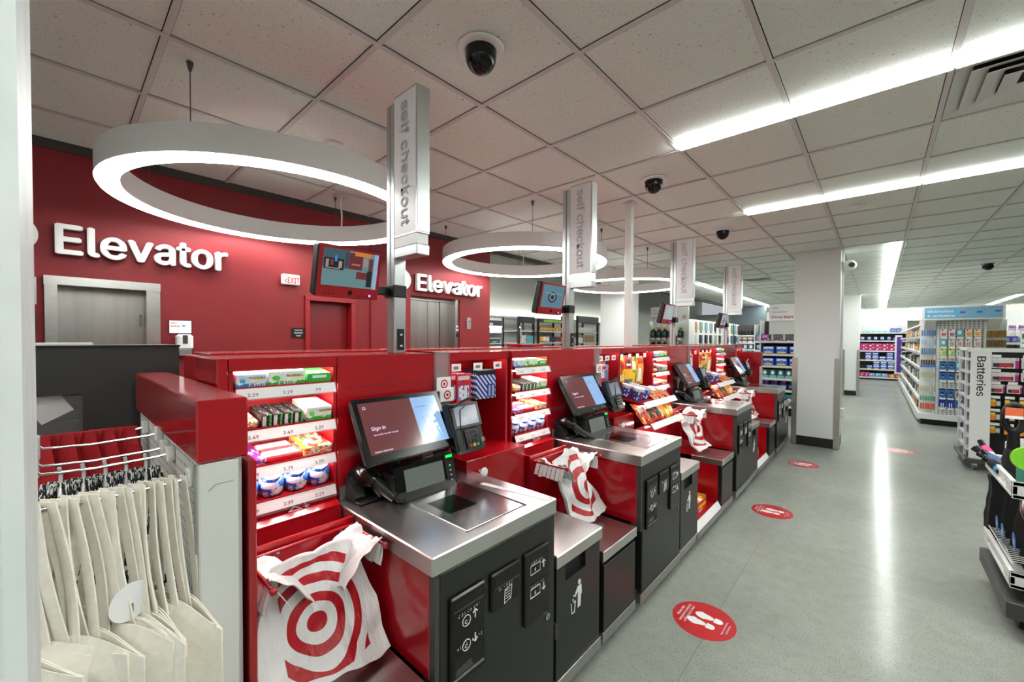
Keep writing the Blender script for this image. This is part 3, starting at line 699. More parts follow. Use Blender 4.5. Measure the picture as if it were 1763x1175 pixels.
# ================================================================== SELF CHECKOUT KIOSKS
def icons(root, kind, y, z, x=-.9165):
    u, v = (0, 1, 0), (0, 0, 1)
    def ring(c, r, w): return MB().tube(ring_pts((x, c[0], c[1]), r, 24, 0), w, 5, True)
    def arrow(c, s, up): 
        d = 1 if up else -1
        return MB().tube([(x, c[0], c[1]-s*d), (x, c[0], c[1]+s*d)], .0022, 5).tube([(x, c[0]-s*.7, c[1]+s*.3*d), (x, c[0], c[1]+s*d), (x, c[0]+s*.7, c[1]+s*.3*d)], .0022, 5)
    if kind == 'coin':
        for dz, up in ((.02, True), (-.055, False)):
            part(root, 'coin_icon', ring((y+.06, z+dz), .016, .0014), ICON); text(root, 'C', (x, y+.052, z+dz-.008), u, v, .022, ICON, .03, name='coin_letter')
            part(root, 'arrow_icon', arrow((y+.096, z+dz+.006), .013, up), ICON)
    if kind == 'bill':
        for dz, up in ((.045, True), (-.04, False)):
            part(root, 'bill_icon', MB().tube([(x, y+.03, z+dz-.016), (x, y+.085, z+dz-.016), (x, y+.085, z+dz+.016), (x, y+.03, z+dz+.016)], .0014, 5, True), ICON)
            text(root, '$', (x, y+.05, z+dz-.008), u, v, .022, ICON, .02, name='bill_letter'); part(root, 'arrow_icon', arrow((y+.106, z+dz), .014, up), ICON)
    if kind == 'receipt':
        part(root, 'receipt_icon', MB().tube([(x, y+.058, z-.025), (x, y+.062, z+.02), (x, y+.096, z+.026), (x, y+.09, z-.018)], .0016, 5, True), ICON)
        for k in range(4): part(root, 'receipt_line', MB().tube([(x, y+.066, z-.012+.009*k), (x, y+.086, z-.010+.009*k)], .0011, 4), ICON)
def braille(root, y, z, n, x=-.9165):
    m = MB()
    for k in range(n):
        for a in (0, 1):
            for b in (0, 1, 2):
                if random.random() < .5: m.box(x, x+.0006, y+k*.012+a*.0035, y+k*.012+a*.0035+.0016, z+b*.0035, z+b*.0035+.0016)
    part(root, 'braille_dots', m, ICON)
def kiosk():
    y0, y1, z = .70, 1.30, .875
    t = thing('checkout_kiosk', 'steel topped black self checkout kiosk closest to the tote bags', 'checkout kiosk', (-1.2, 1.0, 0), 'self checkout kiosks')
    tp = part(t, 'steel_worktop', B(-1.528, -.925, y0, y1, z-.058, z, b=.004), STEELT)
    part(t, 'backsplash', B(-1.528, -1.515, y0+.01, y1-.02, z, z+.055, b=.002), STEEL)
    part(t, 'rear_body', B(-1.52, -1.0, y0+.025, y1-.004, .1, z-.058), BLACKP)
    part(t, 'red_side', B(-1.52, -.958, y0+.012, y0+.024, .5, z-.058, b=.002), RED)
    part(t, 'front_door', B(-1.0, -.93, y0+.03, y1-.006, .125, z-.06, b=.004), CARB)
    part(t, 'corner_post', B(-.99, -.932, y0+.014, y0+.03, .46, z-.06), CHAR)
    part(t, 'kick_band', B(-.96, -.926, y0+.01, y1, .07, .122, b=.002), STEEL); part(t, 'plinth', B(-1.5, -1.0, y0+.02, y1, 0, .1), BLACKP)
    # scale plate and scanner window
    pl = part(tp, 'scale_plate', B(-1.33, -.975, y0+.175, y0+.455, z, z+.003, b=.001), mat('scale_steel', (214, 213, 212), .2, 1))
    part(tp, 'scanner_glass', B(-1.245, -1.11, y0+.22, y0+.345, z+.003, z+.0045), BLACKG)
    part(tp, 'scale_gap', B(-1.335, -.97, y0+.457, y0+.47, z+.0005, z+.002), BLACKD)
    part(tp, 'front_groove', B(-.975, -.972, y0+.17, y0+.46, z, z+.0015), CHAR)
    # payment panels
    x = -.93
    cp = part(t, 'coin_panel', B(x, x+.012, .762, .905, .455, .728, b=.005), BLACKG)
    part(cp, 'coin_slot', B(x+.0122, x+.0128, .775, .893, .688, .712), BLACKD); part(cp, 'coin_tray', B(x+.0122, x+.0128, .775, .893, .482, .548), BLACKD)
    part(cp, 'tray_scoop', MB().prism([(.78, .488), (.85, .488), (.84, .515), (.785, .508)], 0, x+.0128, x+.0135), mat('scoop_grey', (60, 60, 60), .3))
    part(cp, 'slot_rim', B(x+.012, x+.0145, .772, .896, .683, .687), CHAR); part(cp, 'tray_rim', B(x+.012, x+.0145, .772, .896, .476, .480), CHROME)
    icons(cp, 'coin', .762, .62); braille(cp, .79, .662, 8); braille(cp, .785, .565, 9)
    rp = part(t, 'receipt_panel', B(x, x+.012, .932, 1.075, .6, .727, b=.005), BLACKG)
    part(rp, 'receipt_slot', B(x+.0122, x+.0128, .945, 1.062, .68, .712), BLACKD); part(rp, 'slot_rim', B(x+.012, x+.0145, .942, 1.066, .675, .679), CHAR)
    icons(rp, 'receipt', .932, .635); braille(rp, .965, .664, 6)
    bp = part(t, 'bill_panel', B(x, x+.012, 1.1, 1.245, .462, .727, b=.005), BLACKG)
    part(bp, 'bill_slot', B(x+.0122, x+.0128, 1.13, 1.232, .688, .71), BLACKD); part(bp, 'bill_slot', B(x+.0122, x+.0128, 1.112, 1.235, .6, .608), BLACKD)
    icons(bp, 'bill', 1.1, .615); braille(bp, 1.135, .68, 6); braille(bp, 1.13, .593, 7)
    lk = part(t, 'lock', MB().cyl((x, 1.243, .435), (x+.008, 1.243, .435), .0125, None, 20), CHROME, 40); part(lk, 'keyhole', B(x+.008, x+.0086, 1.241, 1.245, .43, .44), BLACKD)
    return t
kk = kiosk()
KL = [None, 'black self checkout kiosk with steel top, second from the tote bags', 'black self checkout kiosk with steel top, third from the tote bags', 'black self checkout kiosk with steel top beside the white pillar']
for i in (1, 2, 3): clone(kk, (0, YK[i]-.70, 0), KL[i])
KN = ['first', 'second', 'third', 'fourth']
def touchscreen():
    t = thing('touchscreen_monitor', 'black touchscreen with sign in page, on the first kiosk', 'touchscreen', (-1.45, .95, .875), 'kiosk touchscreens')
    M = Matrix.Translation((-1.425, .945, 1.148)) @ Matrix.Rotation(rad(-31), 4, 'Y')
    m = MB(M); m.box(-.035, 0, -.205, .205, -.132, .132, b=.012); part(t, 'housing', m, BLACKP)
    m = MB(M); m.box(0, .003, -.203, .203, -.130, .130, b=.001); part(t, 'glass', m, BLACKG)
    sc = pack('signin_screen', (108, 56, 56), [('r', .64, 1.01, -.01, 1.01, (150, 190, 236)), ('r', .68, .83, .78, .795, (90, 120, 180)), ('d', .06, .9, .03, (200, 214, 240)), ('d', .06, .9, .018, (112, 62, 60))], emit=.5, rough=.12, asp=1.6)
    m = MB(M); m.box(.003, .0036, -.182, .182, -.098, .110); ss = part(t, 'screen', m, sc)
    R3 = M.to_3x3()
    sw = mat('screen_text', (214, 206, 236), emit=.5)
    text(ss, 'Sign in', M @ Vector((.0038, -.155, -.005)), R3 @ Vector((0, 1, 0)), R3 @ Vector((0, 0, 1)), .028, sw, 0)
    text(ss, 'Barcode ID / Scan ID / Team ID', M @ Vector((.0038, -.15, -.026)), R3 @ Vector((0, 1, 0)), R3 @ Vector((0, 0, 1)), .010, sw, 0)
    text(ss, 'Español / Need help?', M @ Vector((.0038, -.165, -.092)), R3 @ Vector((0, 1, 0)), R3 @ Vector((0, 0, 1)), .011, sw, .004)
    blu = mat('screen_key', (80, 110, 170), emit=.5)
    for a in range(3):
        for b in range(4): text(ss, '123456789*0#'[b*3+a], M @ Vector((.0038, .085+.028*a, .04-.026*b)), R3 @ Vector((0, 1, 0)), R3 @ Vector((0, 0, 1)), .012, blu, 0, name='keypad_digit')
    text(t, 'elo', M @ Vector((.0033, -.008, -.124)), R3 @ Vector((0, 1, 0)), R3 @ Vector((0, 0, 1)), .018, mat('logo_grey', (170, 170, 170), .4), .02, name='logo')
    part(t, 'arm', MB().tube([(-1.46, .945, 1.12), (-1.5, .945, 1.05), (-1.5, .945, .93)], .022, 10), BLACKP, 40)
    part(t, 'foot', B(-1.53, -1.44, .87, 1.02, .88, .93, b=.006), BLACKP)
    for k in range(3): part(t, 'cable', MB().tube([(-1.44, .9+.05*k, 1.06), (-1.40, .9+.055*k, 1.0), (-1.42, .91+.05*k, .96), (-1.47, .92+.03*k, .93)], .0045, 6), BLACKP, 40)
    return t
ts = touchscreen()
for i in (1, 2, 3): clone(ts, (0, YK[i]-.70, 0), 'black touchscreen with sign in page, on the %s kiosk' % KN[i])
def terminal():
    t = thing('payment_terminal', 'black card payment terminal with keypad beside the first touchscreen', 'payment terminal', (-1.4, 1.23, 1.0), 'card payment terminals')
    M = Matrix.Translation((-1.36, 1.225, 1.105)) @ Matrix.Rotation(rad(-20), 4, 'Y')
    m = MB(M); m.box(-.03, 0, -.088, .088, -.112, .112, b=.014); part(t, 'body', m, BLACKP)
    m = MB(M); m.box(0, .006, -.084, .084, -.006, .106, b=.004); part(t, 'display_frame', m, BLACKG)
    m = MB(M); m.box(.006, .0066, -.066, .066, .008, .092); part(t, 'display', m, pack('terminal_screen', (120, 124, 140), [('o', .35, .3, .12, .04, (140, 144, 160)), ('o', .8, .3, .12, .04, (140, 144, 160))], emit=.5, rough=.15, asp=1.5))
    m = MB(M); m.box(0, .008, -.034, .05, -.1, -.012, b=.008); kp = part(t, 'keypad', m, BLACKG)
    for a in range(3):
        for b in range(4):
            m = MB(M); m.box(.008, .0105, -.022+.021*a, -.006+.021*a, -.091+.019*b, -.078+.019*b, b=.002)
            part(kp, 'key', m, BLACKP if b else [mat('red_key', (150, 30, 30), .4), mat('yellow_key', (190, 160, 40), .4), mat('green_key', (40, 130, 60), .4)][a])
    m = MB(M); m.box(-.034, .004, -.096, -.088, -.105, .11, b=.003); part(t, 'side_rail', m, BLACKG)
    m = MB(M); m.box(0, .003, .058, .08, -.08, -.06); part(t, 'chip_mark', m, CHROME)
    part(t, 'bracket', MB().tube([(-1.40, 1.225, 1.1), (-1.47, 1.2, 1.1), (-1.53, 1.19, 1.1)], .014, 8), BLACKP, 40)
    cord = [(-1.345, 1.19, 1.2), (-1.335, 1.155, 1.19), (-1.325, 1.15, 1.12), (-1.318, 1.165, 1.05), (-1.33, 1.13, 1.02), (-1.40, 1.12, 1.06), (-1.45, 1.14, 1.1)]
    part(t, 'cord', MB().tube(cord, .003, 6), BLACKP, 40)
    part(t, 'stylus', MB().tube([(-1.36, 1.14, 1.2), (-1.37, 1.22, 1.225), (-1.37, 1.29, 1.23)], .006, 8), BLACKG, 40)
    return t
te = terminal()
for i in (1, 2, 3): clone(te, (0, YK[i]-.70+(.02, .02, .02, 0)[i], 0), 'black card payment terminal with keypad beside the %s touchscreen' % KN[i])
def tower():
    t = thing('tower_scanner', 'black upright barcode scanner with glass window on the first kiosk', 'barcode scanner', (-1.38, 1.0, .878), 'tower barcode scanners')
    y0, y1, z = .855, 1.15, .878
    m = MB(); m.prism([(-1.345, z), (-1.43, z), (-1.44, z+.1), (-1.405, z+.128), (-1.375, z+.118)], 1, y0, y1); part(t, 'tower', m, BLACKG)
    M = Matrix.Translation((-1.36, (y0+y1)/2, z+.058)) @ Matrix.Rotation(rad(-15), 4, 'Y')
    m = MB(M); m.box(0, .003, -.105, .085, -.046, .046, b=.001); part(t, 'window', m, mat('scanner_window', (112, 118, 114), .04, spec=.8))
    m = MB(M); m.box(.001, .006, .093, .142, -.055, .066, b=.003); cp = part(t, 'control_strip', m, BLACKP)
    m = MB(M); m.box(.006, .008, .1, .136, .05, .062, b=.002); part(cp, 'status_light', m, GREEN_LED)
    for k in range(4):
        m = MB(M); m.box(.006, .0066, .113, .121, -.045+.02*k, -.04+.02*k); part(cp, 'button_mark', m, GREEN_LED if k == 3 else ICON)
    part(t, 'base', MB().prism([(-1.32, z), (-1.345, z), (-1.355, z+.028), (-1.345, z+.02)], 1, y0-.005, y1-.02), BLACKP)
    part(t, 'left_cheek', B(-1.43, -1.352, y0-.024, y0, z, z+.1, b=.008), BLACKG)
    text(t, 'DATALOGIC', (-1.383, 1.0, z+.1228), (0, 1, 0), (-.5, 0, .4), .012, mat('logo_grey', (170, 170, 170), .4), .01, name='logo', off=.006)
    return t
to = tower()
for i in (1, 2, 3): clone(to, (0, YK[i]-.70, 0), 'black upright barcode scanner with glass window on the %s kiosk' % KN[i])
def handscan():
    t = thing('handheld_scanner', 'black handheld barcode scanner resting in its holder on the first kiosk', 'handheld scanner', (-1.46, .78, .877), 'handheld barcode scanners')
    part(t, 'holder', MB().prism([(-1.525, .877), (-1.44, .877), (-1.435, .90), (-1.47, .945), (-1.5, .965), (-1.525, .96)], 1, .735, .775), BLACKP)
    part(t, 'holder_base', B(-1.525, -1.41, .735, .84, .877, .889, b=.004), BLACKP)
    path = [(-1.515, .775, .965), (-1.485, .785, .972), (-1.45, .797, .965), (-1.42, .81, .945)]
    part(t, 'head', MB().tube(path, [.026, .04, .042, .03], 14), BLACKG, 60)
    part(t, 'nose', MB().tube([(-1.52, .772, .963), (-1.53, .768, .962)], [.024, .022], 12), BLACKP, 40)
    part(t, 'grip', MB().tube([(-1.44, .803, .955), (-1.41, .818, .935), (-1.37, .836, .908), (-1.345, .846, .893)], [.026, .024, .021, .018], 14), BLACKP, 60)
    part(t, 'trigger', MB().tube([(-1.425, .80, .935), (-1.405, .806, .912), (-1.395, .812, .896)], [.008, .007, .004], 8), CHAR, 50)
    part(t, 'cable', MB().tube([(-1.345, .846, .893), (-1.325, .855, .884), (-1.31, .866, .882), (-1.33, .875, .881), (-1.40, .85, .881)], .0055, 8), BLACKP, 40)
    return t
hs = handscan()
for i in (1, 2, 3): clone(hs, (0, YK[i]-.70, 0), 'black handheld barcode scanner resting in its holder on the %s kiosk' % KN[i])
# paper notice on kiosk 1 top
o = single('paper_slip', MB(Matrix.Translation((-1.095, 1.238, .8755)) @ Matrix.Rotation(rad(9), 4, 'Z')).box(-.165, .165, -.012, .012, 0, .0008), PAPER, 'narrow white paper slip lying on the first kiosk top', 'paper slip')
text(o, 'Place item in bag', (-1.2, 1.243, .8766), (.98, -.15, 0), (.15, .98, 0), .01, INKG, 0)
# ------------------------------------------------------------------ trash cabinets
def trash():
    y0, y1, z = 1.312, 1.668, .635
    t = thing('trash_cabinet', 'black litter bin cabinet with steel top beside the first kiosk', 'trash cabinet', (-1.15, 1.49, 0), 'litter bin cabinets')
    part(t, 'steel_top', B(-1.36, -.928, y0, y1, z-.055, z, b=.004), STEELT)
    part(t, 'body', B(-1.36, -.96, y0+.004, y1-.004, .1, z-.055), BLACKP)
    d = MB(); x0, x1 = -.955, -.937; a, b = y0+.006, y1-.012
    d.box(x0, x1, a, 1.38, .125, .572); d.box(x0, x1, 1.535, b, .125, .572); d.box(x0, x1, 1.38, 1.535, .125, .505)
    part(t, 'door', d, CARB); part(t, 'chute', B(-.97, -.955, 1.37, 1.545, .49, .578), BLACKD); part(t, 'hinge', B(-.95, -.934, 1.31, 1.322, .3, .36), CHAR)
    part(t, 'kick_band', B(-.96, -.932, y0, y1, .07, .122, b=.002), STEEL); part(t, 'plinth', B(-1.36, -1.0, y0, y1, 0, .1), BLACKP)
    x = -.936; Y, Z = 1.44, .36
    m = MB(); m.lathe([(.001, -.001), (.0105, -.001), (.0105, .001), (.001, .001)], (x, Y+.045, Z+.098), 16, 0)
    m.prism([(Y+.032, Z+.083), (Y+.06, Z+.083), (Y+.064, Z+.04), (Y+.057, Z+.04), (Y+.055, Z-.01), (Y+.046, Z-.01), (Y+.045, Z+.03), (Y+.042, Z-.01), (Y+.033, Z-.01), (Y+.034, Z+.06), (Y+.012, Z+.045), (Y+.008, Z+.052)], 0, x-.001, x+.001)
    part(t, 'litter_man_icon', m, ICON)
    m = MB().tube([(x, Y-.018, Z+.03), (x, Y-.012, Z-.015), (x, Y+.008, Z-.015), (x, Y+.014, Z+.03)], .0024, 6)
    for q in ((-.004, .04), (.002, .055), (.004, .028)): m.box(x-.001, x+.001, Y+q[0]-.003, Y+q[0]+.003, Z+q[1]-.003, Z+q[1]+.003)
    part(t, 'bin_icon', m, ICON)
    return t
tr = trash()
for i, y in ((1, 2.69), (2, 4.655), (3, 6.655)): clone(tr, (0, y-1.312, 0), 'black litter bin cabinet with steel top beside the %s kiosk' % KN[i])
# ------------------------------------------------------------------ plastic bag bundles
BAGW = mat('bag_film', (232, 230, 230), .42)
def bagmat(name, cu, cv, asp, sc=1.0):
    m = pack(name, (232, 230, 230), [('d', cu, cv, .66*sc, (178, 14, 30)), ('d', cu, cv, .565*sc, (232, 230, 230)), ('d', cu, cv, .475*sc, (178, 14, 30)), ('d', cu, cv, .385*sc, (232, 230, 230)),
             ('d', cu, cv, .29*sc, (178, 14, 30)), ('d', cu, cv, .20*sc, (232, 230, 230)), ('d', cu, cv, .10*sc, (178, 14, 30)), ('r', -.01, .2, -.01, 1.01, (232, 230, 230)), ('r', .84, 1.01, -.01, 1.01, (232, 230, 230)), ('r', -.01, 1.01, .93, 1.01, (232, 230, 230)), ('r', -.01, 1.01, -.01, .1, (232, 230, 230))], rough=.4, asp=asp)
    t = NT(m); t.bump(t.noise(18, 4, st=(1, 2.5, 1)), .9, .01); return m
def bag_bundle(y0, label, seed, spread=1.0, lean=0.0, style=0):
    rnd = random.Random(seed); a, b, z = y0+.012, y0+.331, .842
    t = thing('plastic_bag_bundle', label, 'plastic bags', (-1.2, y0+.17, .52), 'bullseye plastic bags on the racks')
    nb = 5
    def body(off):
        def fn(u, v):           # u across, v from top to bottom
            w = (.66+.34*min(1, v*1.7)) if style == 0 else (.72+.2*v)
            yy = y0+(.160 if style == 0 else .172)+lean*v+(u-.5)*(.35*w if style == 0 else .3*w*spread)
            x = -1.255+off+.11*v**1.6+.012*sin(u*7+seed)*v+.006*sin(v*13+u*5)+.003*sin(u*31+v*9)*sin(v*17)
            zz = .845-.30*v+(.05*(1-v)**3)*sin(u*pi)+(.010*sin(u*9+seed))*v
            if style: x += .05*sin(pi*min(1, v*1.1))*cos(pi*(u-.5)); yy += .012*sin(v*11+seed)*v; x += .012*sin(u*11+seed+v*6)
            if style == 0 and v < .25: zz -= (.25-v)*.18*(1-abs(2*u-1))
            if style == 0: zz -= .012*(u-.5)*v
            if v > .86: x += (v-.86)*.25; zz = max(zz, .53-.02*(v-.86)/.14+.003*rnd.random()+.008)
            return (x, yy, zz)
        return fn
    for k in range(nb-1):
        part(t, 'bag', MB().sheet(body(-.012+.003*k), 16, 20, .0015), BAGW, 60)
    part(t, 'front_bag', MB().sheet(body(.004), 36, 44, .0018), bagmat('bullseye_bag_%d' % style, .46 if style == 0 else .5, .43 if style == 0 else .48, 1.0 if style == 0 else .9, .8 if style == 0 else .9), 60, 'white bag printed with red bullseye rings')
    for s, q in ((0, a), (1, b)):       # handles gathered on the rack arms
        for k in range(7):
            xx = -1.325+.026*k; j = rnd.uniform(-.006, .006)
            def hn(u, v, q=q, xx=xx, s=s, j=j):
                ang = (v-.5)*2.6; sgn = 1 if s == 0 else -1
                ins = sgn*(.01+.05*abs(v-.5)*(1 if v > .5 else .2))
                return (xx+.022*(u-.5)+.012*(v-.5), q+.014*sin(ang)*1.2+ins*(v-.2), z+.012*cos(ang)-.06*abs(v-.5)*2+j-.006)
            part(t, 'handle', MB().sheet(hn, 3, 10, .0012), BAGW, 60)
        def neck(u, v, q=q, s=s):       # film running from the handle down to the bag shoulder
            sgn = 1 if s == 0 else -1
            return (-1.335+.175*u-.01*v+.004*sin(v*19+u*7), q+sgn*(.002+.115*v)+.004*sin(u*23)*v, z+.008-.075*v*v-.035*u*v+.007*sin(u*14)+.005*sin(u*33+v*12)+.012*(1-v)*sin(u*9))
        part(t, 'handle', MB().sheet(neck, 30, 12, .0015), BAGW, 60)
    return t
bag_bundle(.352, 'white bullseye bag bundle spread flat on the rack beside first kiosk', 3)
bag_bundle(1.685, 'crumpled white bullseye bags hanging on the rack beside second kiosk', 5, 1.0, .06, 1)
bag_bundle(3.63, 'bunched white plastic bags puffed up on rack beside third kiosk', 9, 1.3, -.02, 1)
bag_bundle(5.61, 'white bags with red rings drooping sideways beside the fourth kiosk', 12, 1.4, .03, 1)
# ================================================================== GUM AND MINT PRODUCTS
def lay(k, x): return SHZ[k]-.004+(-1.512-x)*.145
PM = {}
def prod_box(name, w, d, hgt, material, k, y, xf=-1.525, label='', cat='box', group=None, b=.002, tex=None):
    """box lying on sloped shelf k with its front edge at xf"""
    key = (name, w, d, hgt, material.name)
    if key not in PM:
        PM[key] = MB().box(-d, 0, -w/2, w/2, 0, hgt, b=b).mesh(name); PM[key].materials.append(material)
    o = bpy.data.objects.new(name, PM[key]); COL.objects.link(o)
    o.location = (xf, y, lay(k, xf)+.002); o.rotation_euler = (0, rad(8.1), 0)
    meta(o, label, cat, group); return o
GB_BLUE = pack('gum_blue', (206, 226, 244), [('r', 0, 1, 0, .3, (40, 140, 214)), ('d', .2, .5, .2, (70, 170, 226)), ('r', .5, .95, .55, .7, (250, 224, 40)), ('n', 5, .6, (255, 255, 255))], asp=2)
GB_GREEN = pack('gum_green', (226, 240, 226), [('r', 0, 1, 0, .3, (50, 176, 60)), ('d', .2, .5, .22, (90, 200, 70)), ('r', .5, .95, .55, .7, (250, 224, 40)), ('n', 5, .6, (255, 255, 255))], asp=2)
GB_SMALL = pack('gum_small_green', (54, 178, 70), [('r', .2, .8, .5, .8, (235, 245, 235))])
GB_BLACK = pack('gum_black', (26, 28, 28), [('r', .1, .45, .1, .9, (225, 228, 225)), ('r', .75, 1, 0, 1, (60, 160, 60)), ('n', 8, .62, (190, 195, 190))])
GB_FRUIT = pack('candy_fruit', (240, 236, 220), [('n', 4, .52, (226, 60, 50)), ('n', 6, .56, (90, 180, 60)), ('r', 0, .12, 0, 1, (250, 190, 40))], ax=(1, 0))
GB_PURPLE = pack('candy_purple', (110, 40, 130), [('n', 5, .54, (220, 190, 230)), ('r', 0, 1, 0, .2, (180, 40, 120))], ax=(1, 0))
GB_TIN = pack('mint_tin', (236, 232, 228), [('r', 0, 1, 0, .14, (196, 30, 40)), ('r', 0, 1, .86, 1, (196, 30, 40)), ('r', .12, .88, .4, .6, (236, 232, 228))], ax=(1, 0))
GB_CUBE = pack('cube_gum', (36, 92, 178), [('n', 3.5, .55, (200, 225, 245)), ('r', .1, .6, .55, .8, (235, 240, 250)), ('d', .75, .35, .18, (245, 248, 250))])
tub_me = MB().lathe([(.03, 0), (.038, .012), (.04, .05), (.034, .062), (.031, .064), (.031, .078), (.001, .079)], (0, 0, 0), 20).mesh('gum_tub', None, 40); tub_me.materials.append(GB_CUBE)
WHERE = ['beside the tote display', 'by the second kiosk', 'by the third kiosk', 'by the fourth kiosk']
def gum_products(i, y0):
    w = WHERE[i]; G = 'gum and mints in the lit shelves'
    t = lambda o, s, at, z, size, mm, bold=.0: text(o, s, at, (0, 1, 0), (0, 0, 1), size, mm, bold)
    o = prod_box('gum_box', .088, .15, .042, GB_BLUE, 0, y0+.062, label='blue and white gum box on the top gum shelf ' + w, group=G)
    if i == 0: text(o, '35 STICKS', org(o)+Vector((.001, -.01, .028)), (0, 1, 0), (.14, 0, 1), .013, mat('gum_navy', (30, 50, 120), .4), .02)
    if i == 0: text(o, 'Extra', org(o)+Vector((.001, -.01, .002)), (0, 1, 0), (.14, 0, 1), .03, PAPER, .02)
    o = prod_box('gum_box', .12, .15, .047, GB_GREEN, 0, y0+.17, label='green and white gum box on the top gum shelf ' + w, group=G)
    if i == 0: text(o, '35 STICKS', org(o)+Vector((.001, -.005, .03)), (0, 1, 0), (.14, 0, 1), .014, mat('gum_navy', (30, 50, 120), .4), .02)
    if i == 0: text(o, 'Extra', org(o)+Vector((.001, -.03, .002)), (0, 1, 0), (.14, 0, 1), .034, PAPER, .02)
    prod_box('gum_box', .085, .14, .034, GB_SMALL, 0, y0+.28, label='small solid green gum box on the top gum shelf ' + w, group=G)
    prod_box('candy_pouch', .065, .12, .03, GB_FRUIT, 1, y0+.05, label='fruity candy pack on second gum shelf ' + w, cat='candy', group=G, b=.008)
    for n in range(4): prod_box('gum_pack', .031, .13, .042, GB_BLACK, 1, y0+.105+.034*n, label='black gum pack, %s in its row, second gum shelf %s' % (ORD[n], w), cat='gum pack', group=G)
    o = prod_box('gum_box', .09, .14, .05, GB_GREEN, 1, y0+.278, label='green and white gum box on the second gum shelf ' + w, group=G)
    if i == 0: text(o, '35 STICKS', org(o)+Vector((.001, -.005, .033)), (0, 1, 0), (.14, 0, 1), .013, mat('gum_navy', (30, 50, 120), .4), .02)
    prod_box('candy_box', .08, .16, .02, GB_PURPLE, 2, y0+.06, label='purple candy box on the third gum shelf ' + w, cat='candy', group=G)
    for n in range(2):
        o = prod_box('mint_tin', .11, .068, .02, GB_TIN, 2, y0+.16, -1.527-.075*n, label='white and red mint tin, %s row on third gum shelf %s' % (('front', 'rear')[n], w), cat='mint tin', group=G, b=.004)
        if i == 0: text(o, 'ALTOIDS', org(o)+Vector((-.045, -.045, .0265)), (0, 1, 0), (-1, 0, .14), .022, INK, .01)
    prod_box('candy_box', .1, .15, .03, GB_FRUIT, 2, y0+.275, label='yellow fruit candy tray on the third gum shelf ' + w, cat='candy', group=G)
    for n in range(4):
        o = link('gum_tub', tub_me, None); o.location = (-1.575, y0+.052+.08*n, lay(3, -1.575)); o.rotation_euler = (0, rad(22), rad(-12))
        meta(o, 'blue gum tub on the lowest gum shelf, %s from the totes, %s' % (ORD[n], w), 'gum tub', G)
for i, y in enumerate((.362, 1.70, 3.645, 5.62)): gum_products(i, y)

# ================================================================== ALCOVES WITH HANGING GOODS
def alcove(y0, y1, i, box=True):
    w = y1-y0; t = thing('hanging_display_alcove', 'red alcove with hooks for hanging goods, %s from the totes' % ORD[i], 'display alcove', (-1.66, (y0+y1)/2, 0), 'red hanging display alcoves')
    part(t, 'side_panel', B(XBK, XG, y0, y0+.014, .5, ZT), REDM); part(t, 'side_panel', B(XBK, XG, y1-.014, y1, .5, ZT), REDM)
    part(t, 'back_panel', B(XBK-.01, XBK, y0, y1, 0, ZT), PEGRED); part(t, 'top', B(XBK, XG, y0, y1, ZT-.012, ZT), RED); part(t, 'header', B(XG-.006, XG+.006, y0, y1, ZT-.042, ZT, b=.002), RED)
    part(t, 'led_strip', B(XG-.03, XG-.012, y0+.03, y1-.03, ZT-.03, ZT-.022), LEDM2)
    if box:
        part(t, 'drawer_box', B(-1.8, -1.4, y0, y1, .5, .93, b=.003), RED)
        k = part(t, 'knob', MB().lathe([(.006, 0), (.008, .02), (.022, .026), (.024, .032), (.015, .036), (.001, .036)], (-1.4, y0+.08, .868), 16, 0), WHITEP, 40)
    for n in range(3 if w > .32 else 2):
        yy = y0+.06+n*(w-.12)/(2 if w > .32 else 1)
        hk = part(t, 'peg_hook', MB().tube([(XBK, yy, 1.335), (XG-.02, yy, 1.338)], .003, 6), CHROME, 40)
        part(hk, 'price_tag', B(XG-.019, XG-.016, yy-.03, yy+.03, 1.335, 1.372), PAPER); part(hk, 'tag_price', B(XG-.016, XG-.0155, yy-.018, yy+.012, 1.345, 1.36), INKG)
    return t
PEN = pack('battery_card', (36, 58, 140), [('s', 5, .42, 1.0, (215, 220, 232)), ('r', 0, 1, .82, 1, (24, 24, 26)), ('r', .55, .95, .05, .5, (30, 50, 120)), ('r', .62, .72, .08, .46, (150, 170, 210)), ('r', .8, .9, .08, .46, (150, 170, 210))])
GIFT = pack('gift_red', (204, 34, 36), [('r', .15, .85, .35, .7, (225, 228, 240)), ('n', 7, .58, (40, 60, 150)), ('r', .05, .95, .02, .14, (60, 170, 226)), ('r', .1, .9, .84, .94, (240, 200, 200))])
def hang_cards(y0, n, dy, w, hgt, zt, material, label, group, x0=-1.56, dx=-.03, name='hanging_card', cat='hanging pack', th=.012):
    me = MB().box(-th/2, th/2, -w/2, w/2, -hgt, 0, b=.003).mesh(name); me.materials.append(material)
    for k in range(n):
        o = link(name, me, None); o.location = (x0+dx*k, y0+dy*k, zt); o.rotation_euler = (0, 0, rad(-8))
        meta(o, label % ORD[k] if '%s' in label else label, cat, group)
alcove(1.255, 1.67, 0)
hang_cards(1.53, 6, .012, .13, .155, 1.332, PEN, 'blue striped battery card above first payment terminal, %s in its stack', 'battery cards in the alcoves')
hang_cards(1.345, 3, -.008, .085, .20, 1.325, GIFT, 'red gift card pack above the first payment terminal, %s from the front', 'red card packs in the alcoves', -1.53, -.04)
